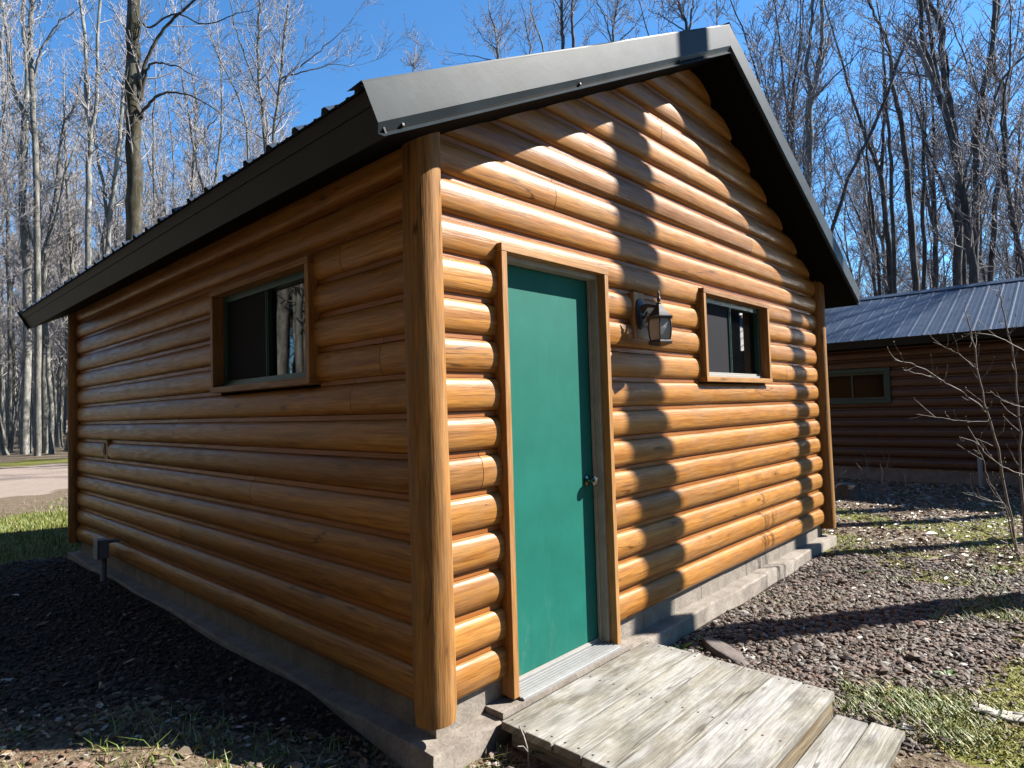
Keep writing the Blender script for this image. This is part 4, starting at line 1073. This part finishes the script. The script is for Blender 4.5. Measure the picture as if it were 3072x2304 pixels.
hero_tree([(ext(Z1([(600, 2500), (640, 1590), (690, 1100), (720, 850), (740, 560), (770, 400)], 32), 2.5), 0.17, 0.08)],
          5, 'bark_pale', 'twig', 'pale slanting trunk passing just left behind the thick mossy trunk', side_from=0.6)
hero_tree([(ext(Z1([(450, 2600), (435, 1650), (405, 1100), (395, 850)], 36), 1.0), 0.14, 0.07)],
          6, 'bark', 'twig', 'slim grey tree between the slanting pale one and the forked pale one', side_from=0.5)
hero_tree([(ext(Z1([(60, 2600), (55, 1600), (30, 1000), (20, 600)], 38), 1.0), 0.17, 0.10)],
          7, 'bark', 'twig', 'grey tree touching the left edge of the picture', side_from=0.5)
hero_tree([(ext(Z1([(270, 1700), (330, 1200), (380, 780), (420, 700)], 34), 1.0), 0.15, 0.06)],
          8, 'bark', 'twig', 'leaning grey tree bending right low behind the straight grey one', side_from=0.5)
hero_tree([(Z1([(1590, 1500), (1605, 930), (1570, 560), (1560, 250), (1565, 0)], 30), 0.15, 0.07),
           (Z1([(1570, 560), (1500, 400), (1420, 150), (1390, 0)], 30), 0.06, 0.03)],
          9, 'bark', 'twig', 'broad-crowned pale tree with a left fork above the middle of the roof edge', side_from=0.4, lmax=3.8, dens=1.05)
hero_tree([(Z1([(1650, 1500), (1645, 900), (1690, 520), (1710, 250), (1740, 30)], 29.5), 0.13, 0.06),
           (Z1([(1690, 520), (1760, 430), (1900, 330), (2050, 200)], 29.5), 0.06, 0.02),
           (Z1([(1700, 470), (1850, 430), (2000, 390), (2120, 400)], 29.5), 0.05, 0.015)],
          10, 'bark', 'twig', 'pale tree whose fan of branches reaches right into the open blue sky', side_from=0.4, lmax=3.8, dens=1.05)
hero_tree([(Z1([(1165, 2000), (1160, 1200), (1180, 800), (1185, 600), (1160, 450)], 34), 0.13, 0.05),
           (Z1([(1180, 900), (1250, 780), (1330, 680), (1380, 620)], 34), 0.05, 0.02)],
          11, 'bark', 'twig', 'slender forked tree in the gap right of the mossy trunk', side_from=0.35, lmax=3.4)
hero_tree([(Z1([(930, 2100), (935, 1380), (925, 850), (940, 480)], 36), 0.12, 0.04)],
          12, 'bark', 'twig', 'slender straight tree close behind the mossy trunk on its right', side_from=0.35, lmax=3.2)
hero_tree([(Z1([(1500, 1900), (1500, 1000), (1460, 650), (1300, 300), (1270, 180)], 33), 0.10, 0.03)],
          13, 'bark', 'twig', 'thin tree leaning left between the slender forked one and the broad-crowned one', side_from=0.35, lmax=3.2)
# sky gap and above the roof
hero_tree([(Z4([(478, 900), (480, 470), (485, 380)], 34), 0.07, 0.035)], 20, 'bark', 'twig', 'small round-topped bare tree alone in the blue gap above the roof edge', side_from=0.72, lmax=2.0, dens=1.3)
hero_tree([(Z4([(995, 900), (992, 385), (985, 230), (940, 60)], 30), 0.10, 0.04), (Z4([(985, 300), (900, 220), (840, 120)], 30), 0.04, 0.015), (Z4([(992, 385), (900, 350), (780, 330), (680, 310)], 30), 0.035, 0.01)],
          21, 'bark_backlit', 'twig_backlit', 'bare tree with a drooping left limb above the near half of the roof', side_from=0.5, lmax=2.8)
hero_tree([(Z4([(1190, 900), (1180, 350), (1160, 110)], 33), 0.09, 0.04), (Z4([(1290, 900), (1270, 330), (1200, 100), (1190, 0)], 33), 0.07, 0.03)],
          22, 'bark', 'twig_backlit', 'thin pair of stems crossing low above the middle of the sloping roof edge', side_from=0.5, lmax=2.6)
hero_tree([(ext(Z4([(1390, 900), (1385, 330), (1380, 150), (1375, 0)], 29), .6), 0.13, 0.07), (ext(Z4([(1445, 900), (1450, 310), (1440, 150), (1445, 0)], 29), .6), 0.11, 0.06)],
          23, 'bark_backlit', 'twig_backlit', 'twin upright dark trunks above the middle of the sloping roof edge', side_from=0.45, lmax=3.0)
hero_tree([(Z4([(1700, 900), (1690, 280), (1700, 120), (1720, 0)], 31), 0.11, 0.05), (Z4([(1690, 280), (1640, 120), (1590, 0)], 31), 0.05, 0.025), (Z4([(1700, 270), (1800, 180), (1880, 60)], 31), 0.045, 0.02)],
          24, 'bark_backlit', 'twig_backlit', 'vase-shaped bare tree spreading above the roof just left of the peak', side_from=0.5, lmax=2.8)
hero_tree([(Z4([(2150, 900), (2130, 200), (2100, 80), (2080, 0)], 28), 0.10, 0.06), (Z4([(2130, 200), (2000, 110), (1900, 60)], 28), 0.04, 0.015), (Z4([(2140, 220), (2165, 60), (2170, 0)], 28), 0.06, 0.04)],
          25, 'bark_backlit', 'twig_backlit', 'several-stemmed dark tree right above the roof peak', side_from=0.5, lmax=2.6)
# woods at the right
hero_tree([(Z6([(900, 2000), (878, 1180), (885, 700), (895, 600)], 25), 0.23, 0.19),
           (ext(Z6([(895, 640), (865, 420), (885, 250), (905, 0)], 25)), 0.12, 0.07),
           (ext(Z6([(895, 640), (925, 470), (955, 300), (965, 0)], 25)), 0.14, 0.08),
           (Z6([(915, 610), (980, 540), (1130, 380), (1230, 290), (1290, 230)], 25), 0.06, 0.015)],
          30, 'bark', 'twig_backlit', 'large grey tree with close twin stems nearest the right roof edge', side_from=0.9, lmax=2.8)
hero_tree([(ext(Z6([(930, 1900), (1010, 1480), (1130, 1100), (1220, 910), (1360, 590), (1450, 330), (1540, 150)], 24), 1.0), 0.12, 0.06)],
          31, 'bark_backlit', 'twig_backlit', 'long dark tree leaning steeply right across the other trunks', side_from=0.55, lmax=2.6)
hero_tree([(ext(Z6([(1560, 2200), (1535, 1640), (1490, 1100), (1450, 750), (1400, 540), (1380, 300), (1300, 120)], 26), 0.7), 0.21, 0.06)],
          32, 'bark_backlit', 'twig_backlit', 'dark trunk curving up left from behind the far cabin, crossing the leaning tree', side_from=0.5, lmax=2.8)
hero_tree([(ext(Z6([(1795, 2200), (1800, 1640), (1805, 1050), (1760, 680), (1720, 480), (1690, 150), (1610, 0)], 24), 0.8), 0.24, 0.10),
           (Z6([(1790, 1400), (1720, 1200), (1620, 930), (1580, 780), (1560, 500), (1500, 250)], 24), 0.09, 0.03),
           (ext(Z6([(1750, 640), (1735, 400), (1700, 150), (1680, 0)], 24)), 0.08, 0.04)],
          33, 'bark_backlit', 'twig_backlit', 'stout dark tree with an elbowed stem forking low to the left', side_from=0.6, lmax=2.8)
hero_tree([(ext(Z6([(1885, 2200), (1905, 1640), (1915, 1200), (1920, 850), (1960, 550), (2010, 350), (2035, 0)], 25)), 0.23, 0.10),
           (ext(Z6([(1935, 1200), (1985, 850), (2030, 640), (2090, 480), (2212, 350)], 25)), 0.10, 0.05)],
          34, 'bark_backlit', 'twig_backlit', 'dark tree whose fork leans out to the right edge of the picture', side_from=0.6, lmax=2.8)
hero_tree([(ext(Z6([(2000, 2200), (2010, 1640), (2050, 1150), (2090, 900), (2085, 550), (2030, 450), (2030, 200), (2060, 0)], 26)), 0.18, 0.08),
           (Z6([(2090, 900), (2150, 800), (2212, 700)], 26), 0.06, 0.03)],
          35, 'bark_backlit', 'twig_backlit', 'crooked dark tree with a double bend near the right edge', side_from=0.5, lmax=2.8)
hero_tree([(ext(Z6([(1600, 2200), (1590, 1500), (1590, 950), (1590, 800)], 27), 0.8), 0.16, 0.07)],
          36, 'bark_backlit', 'twig_backlit', 'straight dark trunk left of the stout elbowed tree', side_from=0.5, lmax=2.8)
hero_tree([(ext(Z6([(1420, 2200), (1410, 1640), (1385, 1000), (1360, 620)], 27), 0.8), 0.17, 0.06)],
          37, 'bark_backlit', 'twig_backlit', 'upright dark trunk standing where the leaning tree crosses', side_from=0.5, lmax=2.8)
hero_tree([(ext(Z6([(1330, 2200), (1310, 1640), (1260, 1200), (1240, 950)], 30), 0.8), 0.15, 0.05)],
          38, 'bark_backlit', 'twig_backlit', 'slim dark tree between the leaning tree and the upright dark trunk', side_from=0.4, lmax=3.0)
hero_tree([(ext(Z6([(2180, 2200), (2175, 1640), (2165, 1250), (2180, 950)], 28), 0.8), 0.13, 0.06)],
          39, 'bark_backlit', 'twig_backlit', 'slim dark tree cut by the right edge of the picture', side_from=0.4, lmax=3.0)
hero_tree([(Z6([(640, 1100), (640, 750), (610, 500), (560, 300), (480, 200)], 30), 0.08, 0.03), (Z6([(610, 620), (650, 400), (690, 150), (720, 0)], 30), 0.05, 0.02)],
          40, 'bark_backlit', 'twig_backlit', 'thin crooked tree close above the right-hand roof slope', side_from=0.4, lmax=2.6)
hero_tree([(ext(Z6([(760, 1300), (745, 800), (760, 450), (790, 200)], 31)), 0.08, 0.03)],
          41, 'bark_backlit', 'twig_backlit', 'thin straight tree left of the large twin-stemmed grey tree', side_from=0.35, lmax=2.6)

# prototypes for the rest of the woods
def proto(seed, h, r, forks, bark, twig):
    rs = np.random.RandomState(seed)
    P = [np.zeros(3)]; d = unit(np.array([rs.normal(0, .05), rs.normal(0, .05), 1])); n = 7
    fh = h*rs.uniform(0.42, 0.6)
    for i in range(n): d = unit(d+rs.normal(0, .035, 3)+[0, 0, .12]); P.append(P[-1]+d*fh/n)
    stems = [(P, r, r*0.72)]
    for k in range(forks):
        a = rs.uniform(0, 6.28); dd = unit(d+np.array([math.cos(a), math.sin(a), 0])*rs.uniform(.18, .4)); Q = [P[-1]]
        for i in range(6): dd = unit(dd+rs.normal(0, .07, 3)+[0, 0, .13]); Q.append(Q[-1]+dd*(h-fh)/6*rs.uniform(.8, 1.05))
        stems.append((Q, r*0.55, r*0.14))
    return stems
def proto_mesh(seed, h, r, forks, maxlev, dens=0.8, lmax=3.0, side_from=0.5, minr=0.011):
    rs = np.random.RandomState(seed); tt = TB(); tw = TB()
    for si, (P, r0, r1) in enumerate(proto(seed, h, r, forks, None, None)):
        L = smooth_line(P, rs, 0.02, 3); n = len(L); R = r0+(r1-r0)*np.linspace(0, 1, n)
        if si == 0: R[0] *= 1.3
        tt.tube(L, R, 8); tot = np.linalg.norm(np.diff(L, axis=0), axis=1).sum(); m = int(tot*0.95*dens); a0 = rs.uniform(0, 6)
        sf = side_from if si == 0 else 0.08
        for k in range(m):
            t = sf+(1-sf)*(k+rs.rand())/m; i = min(int(t*(n-1)), n-2); d = unit(L[i+1]-L[i]); a0 += 2.39+rs.normal(0, .5); a = rs.uniform(.5, 1.0)
            cd = unit(d*math.cos(a)+perp(d, a0, rs)*math.sin(a)); ll = lmax*rs.uniform(.45, 1.1)*(1-.45*t)
            grow(tw, L[i], cd, ll, min(R[i]*.45, .012+.011*ll), 1, maxlev, rs, dens, minr)
        grow(tw, L[-1], unit(L[-1]-L[-2]), lmax*.8, R[-1], 1, maxlev, rs, dens, minr)
    def me(tb, nm, mat):
        V = np.concatenate(tb.v); o = make_obj(nm, V, np.concatenate(tb.q), mat, smooth=180); m_ = o.data; bpy.data.objects.remove(o); return m_
    return me(tt, 'trunk', None), me(tw, 'crown', None)
PROT = [proto_mesh(100+i, [19, 21, 17, 20, 18, 15, 20, 22][i], [.12, .14, .09, .11, .10, .065, .13, .15][i], [2, 3, 2, 3, 2, 2, 3, 2][i], 3, dens=1.6) for i in range(8)]
for tm, cm in PROT: tm.materials.append(M['bark']); cm.materials.append(M['twig'])
PROTD = []
for tm, cm in PROT:
    a, b = tm.copy(), cm.copy(); a.materials[0] = M['bark_backlit']; b.materials[0] = M['twig_backlit']; PROTD.append((a, b))
def place_tree(x, y, k, s, rot, label, group, dark=False, zrot=(0, 0)):
    tm, cm = (PROTD if dark else PROT)[k]
    e = empty('bare_tree', (x, y, float(gz(x, y))-0.05), label=label, cat='tree', group=group)
    e.rotation_euler = (zrot[0], zrot[1], rot); e.scale = (s, s, s)
    for nm, m_ in (('trunk', tm), ('crown', cm)):
        o = bpy.data.objects.new(nm, m_); COL.objects.link(o); o.parent = e
    return e
def dispx(x, y, z=5.0):
    d = np.array([x, y, z])-CAM; zz = d@_f; return ((1536+FPX*(d@_r)/zz)/1.3887, zz)
rng = random.Random(12); placed = []
def try_place(n, fn, mind, label, group, dark, test):
    c = 0; it = 0
    while c < n and it < n*80:
        it += 1; x, y = fn()
        if any((x-a)**2+(y-b)**2 < mind**2 for a, b in placed) or not test(x, y): continue
        placed.append((x, y)); c += 1
        place_tree(x, y, rng.randrange(8), rng.uniform(.85, 1.15), rng.uniform(0, 6.28), label, group, dark, (rng.uniform(-.05, .05), rng.uniform(-.05, .05)))
def polar(a0, a1, r0, r1):
    a = math.radians(rng.uniform(a0, a1)); r = math.sqrt(rng.uniform(r0*r0, r1*r1)); return CAM[0]+r*math.cos(a), CAM[1]+r*math.sin(a)
LW = 'slender bare grey tree among many alike deep in the woods left of the cabin'
try_place(140, lambda: polar(60, 86, 34, 85), 1.25, LW, 'bare trees deep in the left woods', False, lambda x, y: dispx(x, y)[0] < 690 and y > 31)
RW = 'slender bare dark tree among many alike in the woods behind the far cabin'
try_place(55, lambda: polar(2, 25, 25, 70), 1.5, RW, 'bare trees behind the far cabin', True, lambda x, y: x > 18)
TW = 'slender bare tree among many alike whose crown shows above the cabin roof'
try_place(18, lambda: polar(27, 46, 34, 60), 2.2, TW, 'bare trees showing above the cabin roof', True, lambda x, y: dispx(x, y)[0] > 1010)
# trees outside the frame: behind the viewer's left (seen mirrored in the side window)
OW = 'bare tree among many alike in the woods mirrored in the side window'
try_place(44, lambda: polar(99, 124, 17, 42), 1.1, OW, 'bare trees mirrored in the side window', False, lambda x, y: x < -8)
# trunks whose shadows fall across the gable wall and gravel, and which the front window mirrors
hero_tree([([(1.97+1.27*3.0, -3.0, -0.3), (1.93+1.27*3, -3.05, 2), (1.80+1.27*3, -3.0, 4.8), (1.54+1.27*3, -3.0, 7.4), (1.45+1.27*3, -3, 13)], 0.19, 0.12)],
          60, 'bark', 'twig', 'tree just outside the picture casting the broad shadow across the gable wall', side_from=0.80, dens=0.5, lmax=2.0, maxlev=2)
hero_tree([([(4.63+1.27*2.9, -2.9, -0.3), (4.63+1.27*2.9, -2.9, 5), (4.60+1.27*2.9, -2.95, 9), (4.5+1.27*2.9, -3, 14)], 0.125, 0.09)],
          61, 'bark', 'twig', 'tree just outside the picture casting the narrow shadow by the far corner of the wall', side_from=0.85, dens=0.5, lmax=2.0, maxlev=2)
hero_tree([([(10.6, -3.1, -0.3), (10.5, -3.1, 5), (10.6, -3.2, 9), (10.6, -3.2, 14)], 0.15, 0.07)],
          62, 'bark_backlit', 'twig_backlit', 'tree out of frame on the right casting the thin shadow over the mossy ground', side_from=0.8, dens=0.5, lmax=2.0, maxlev=2)
hero_tree([([(14.5, -5.2, -0.3), (14.6, -5.2, 5), (14.4, -5.1, 10), (14.4, -5.2, 16)], 0.20, 0.08)],
          63, 'bark_backlit', 'twig_backlit', 'tree out of frame mirrored as a thick dark trunk in the front window', side_from=0.6, dens=0.6, lmax=2.4)
# unseen woods behind the viewer, packed dense to block sky light, one mass
tb = TB(); rb = np.random.RandomState(31)
for k in range(1250):
    a = math.radians(rb.uniform(96, 285)); r = math.sqrt(rb.uniform(8**2, 34**2)); x, y = CAM[0]+r*math.cos(a), CAM[1]+r*math.sin(a)
    if a < math.radians(200) and x > -7.5: continue
    if any((x-p)**2+(y-q)**2 < .6 for p, q in placed): continue
    h = rb.uniform(14, 21); rr = rb.uniform(.12, .27); P = [np.array([x, y, -.4])]
    for i in range(6): P.append(P[-1]+np.array([rb.normal(0, .14), rb.normal(0, .14), (h+.4)/6]))
    P = np.array(P); tb.tube(P, rr*np.array([1.2, 1, .9, .75, .6, .4, .15]), 6)
    for q in range(9):
        t = rb.uniform(.25, .97)*6; i = min(int(t), 5); p = P[i]+(P[i+1]-P[i])*(t-i); grow(tb, p, unit(np.array([rb.normal(0, .6), rb.normal(0, .6), .8])), rb.uniform(1.5, 4.2)*(1.15-t/8), .03, 2, 3, rb, .5, .022)
tag(tb.build('sky_blocking_wood', M['bark']), kind='stuff')
SW = 'bare tree out of frame on the sunny side of the cabins'
for k, (x, y) in enumerate([(21, -5.5), (25, -4.6), (30, -11), (33, -7), (28, -8.5)]):
    place_tree(x, y, k % 8, 0.9, k*1.3, SW, 'bare trees on the sunny side', True)

# the far wood, one mass
tb = TB(); rf_ = np.random.RandomState(77)
for k in range(1500):
    a = math.radians(rf_.uniform(4, 92) if k < 520 else (rf_.uniform(62, 88) if k < 900 else rf_.uniform(88, 290))); r = rf_.uniform(85, 150)  # last share stands out of frame, added to block low sky light
    x, y = CAM[0]+r*math.cos(a), CAM[1]+r*math.sin(a)
    dx_ = dispx(x, y)[0]
    h = rf_.uniform(13, 21)*(0.45 if 720 < dx_ < 1050 else 1)
    P = np.array([[x, y, -1], [x+rf_.normal(0, .4), y+rf_.normal(0, .4), h*.5], [x+rf_.normal(0, .9), y+rf_.normal(0, .9), h]]); tb.tube(P, [.20, .14, .04], 4)
    for q in range(14):
        t = rf_.uniform(.3, .98); p = P[0]+(P[2]-P[0])*t; az = rf_.uniform(0, 6.28); l = rf_.uniform(1.5, 4.5)*(1.1-t*.6)
        d = np.array([math.cos(az)*.55, math.sin(az)*.55, .75]); e = p+d*l; tb.tube(np.array([p, p+d*l*.5+rf_.normal(0, .15, 3), e]), [.05, .038, .02], 3)
        for z in range(4):
            s_ = p+d*l*rf_.uniform(.3, .95); d2 = unit(d+rf_.normal(0, .5, 3)); tb.tube(np.array([s_, s_+d2*rf_.uniform(.6, 1.6)]), [.03, .016], 3)
tag(tb.build('distant_wood', M['twig']), kind='stuff')

# ------------------------------------------------------------------ shrubs
def Z7(pts, dep, j=0.0): return [AT((2000+x/2.0634)/1.3887, (750+y/2.0634)/1.3887, dep+j*i) for i, (x, y) in enumerate(pts)]
def shrub(stems, seed, label, name='bare_shrub', twigs=2.2, buds=True, tl=0.16, mat='stem'):
    rs = np.random.RandomState(seed); tb = TB(); bt = TB()
    base = np.array(stems[0][0][0], float)
    for P, r0, r1 in stems:
        L = smooth_line(P, rs, 0.006, 4); n = len(L); tb.tube(L, r0+(r1-r0)*np.linspace(0, 1, n), 6)
        tot = np.linalg.norm(np.diff(L, axis=0), axis=1).sum(); m = int(tot*twigs*3)
        for k in range(m):
            t = 0.2+0.8*(k+rs.rand())/m; i = min(int(t*(n-1)), n-2); d = unit(L[i+1]-L[i]); a = rs.uniform(.5, 1.1)
            cd = unit(d*math.cos(a)+perp(d, rs.uniform(0, 6.28), rs)*math.sin(a)+[0, 0, .15]); l = tl*rs.uniform(.25, 1.5); Q = [L[i], L[i]+cd*l*.5+rs.normal(0, .01, 3), L[i]+cd*l+[0, 0, .02]]
            tb.tube(np.array(Q), [.0022, .0018, .001], 4)
            if buds:
                for q_ in Q[1:]:
                    if rs.rand() < .7: bt.tube(np.array([q_, q_+rs.normal(0, .3, 3)*.012+[0, 0, .008], q_+[0, 0, .018]]), [.0015, .0055, .001], 4)
    e = empty(name, tuple(base), label=label, cat='shrub')
    tb.build('branches', M[mat], e, origin=base)
    if buds and bt.n: bt.build('buds', M['bud'], e, origin=base)
    return e
g5 = AT(2200, 1220, 5.75); g5[2] = float(gz(g5[0], g5[1]))-0.02
shrub([([g5]+Z7([(2130, 1659), (2050, 1230), (1985, 1010), (1925, 740), (1885, 500), (1850, 390)], 5.75), 0.012, 0.004),
       (Z7([(1985, 1010), (1900, 930), (1780, 850), (1690, 800), (1600, 740), (1500, 700), (1405, 678)], 5.75, -0.03), 0.006, 0.0025),
       (Z7([(1690, 800), (1600, 775), (1470, 745)], 5.65, -0.03), 0.004, 0.002),
       (Z7([(1925, 740), (1800, 640), (1720, 600), (1650, 570)], 5.75, 0.05), 0.004, 0.002),
       ([g5+[0.05, -0.05, 0]]+Z7([(2200, 1500), (2190, 1290), (2170, 950), (2130, 600), (2080, 350), (2060, 230)], 5.9), 0.012, 0.004),
       (Z7([(2240, 640), (2050, 540), (1920, 515), (1840, 520)], 5.6, 0.03), 0.005, 0.002),
       ([g5]+Z7([(2090, 1600), (2000, 1440), (1960, 1300), (1910, 1190)], 5.6), 0.007, 0.0025),
       ([g5]+Z7([(2110, 1600), (1990, 1550), (1830, 1500)], 5.5), 0.005, 0.002),
       (Z7([(2300, 1420), (2180, 1380), (2080, 1340), (1990, 1270), (1910, 1190), (1820, 1160)], 5.5), 0.006, 0.002),
       (Z7([(2000, 1060), (1850, 1060), (1700, 1040), (1545, 1015)], 5.9), 0.004, 0.002),
       (Z7([(2240, 980), (2150, 960), (2080, 930), (2000, 870)], 5.8), 0.004, 0.002),
       ([g5]+[AT(1440+x*0.349, 1080+y*0.349, 5.7) for x, y in ((2180, 350), (2100, 270), (1950, 190), (1700, 110), (1530, 45))], 0.008, 0.003)],
      5, 'tall thin budding shrub spreading its twigs at the right edge of the picture', twigs=2.6)
def brush(x, y, n, h, seed, label):
    rs = np.random.RandomState(seed); stems = []; b = np.array([x, y, float(gz(x, y))-.02])
    for k in range(n):
        a = rs.uniform(0, 6.28); d = unit(np.array([math.cos(a)*.55, math.sin(a)*.55, 1.0])); P = [b+[rs.normal(0, .08), rs.normal(0, .08), 0]]
        hh = h*rs.uniform(.4, 1.1)
        for i in range(4): d = unit(d+rs.normal(0, .18, 3)); P.append(P[-1]+d*hh/4)
        stems.append((P, .006, .002))
    return shrub(stems, seed, label, 'bare_brush', 1.6, False, 0.22)
brush(8.3, 1.05, 9, 1.25, 3, 'leafless brush tight against the far side of the first cabin, left of the stump')
brush(8.9, 0.25, 8, 0.8, 4, 'low tangled leafless brush just right of the stump')
brush(9.6, -0.6, 6, 0.6, 7, 'sparse low leafless twigs in the shade before the far cabin')
brush(8.0, -1.9, 6, 0.9, 9, 'sparse leafless brush behind the budding shrub')
# twig standing at the deck corner
tb = TB(); P = np.array([(0.50, -0.31, -0.28), (0.52, -0.27, -0.22), (0.50, -0.29, -0.17), (0.515, -0.25, -0.12), (0.50, -0.24, -0.075)]); P = P+[-0.27, -0.04, 0]
tb.tube(P, [.005, .0055, .004, .0045, .003], 6); tb.tube(P[2]+np.array([(0, 0, 0), (-.02, .01, .03), (-.05, .015, .04)]), [.003, .002, .0015], 5)
o = tb.build('dead_twig', M['barkstrip']); tag(o, label='crooked pale dead twig standing at the left edge of the deck', cat='twig')
# undergrowth at the wood's edge
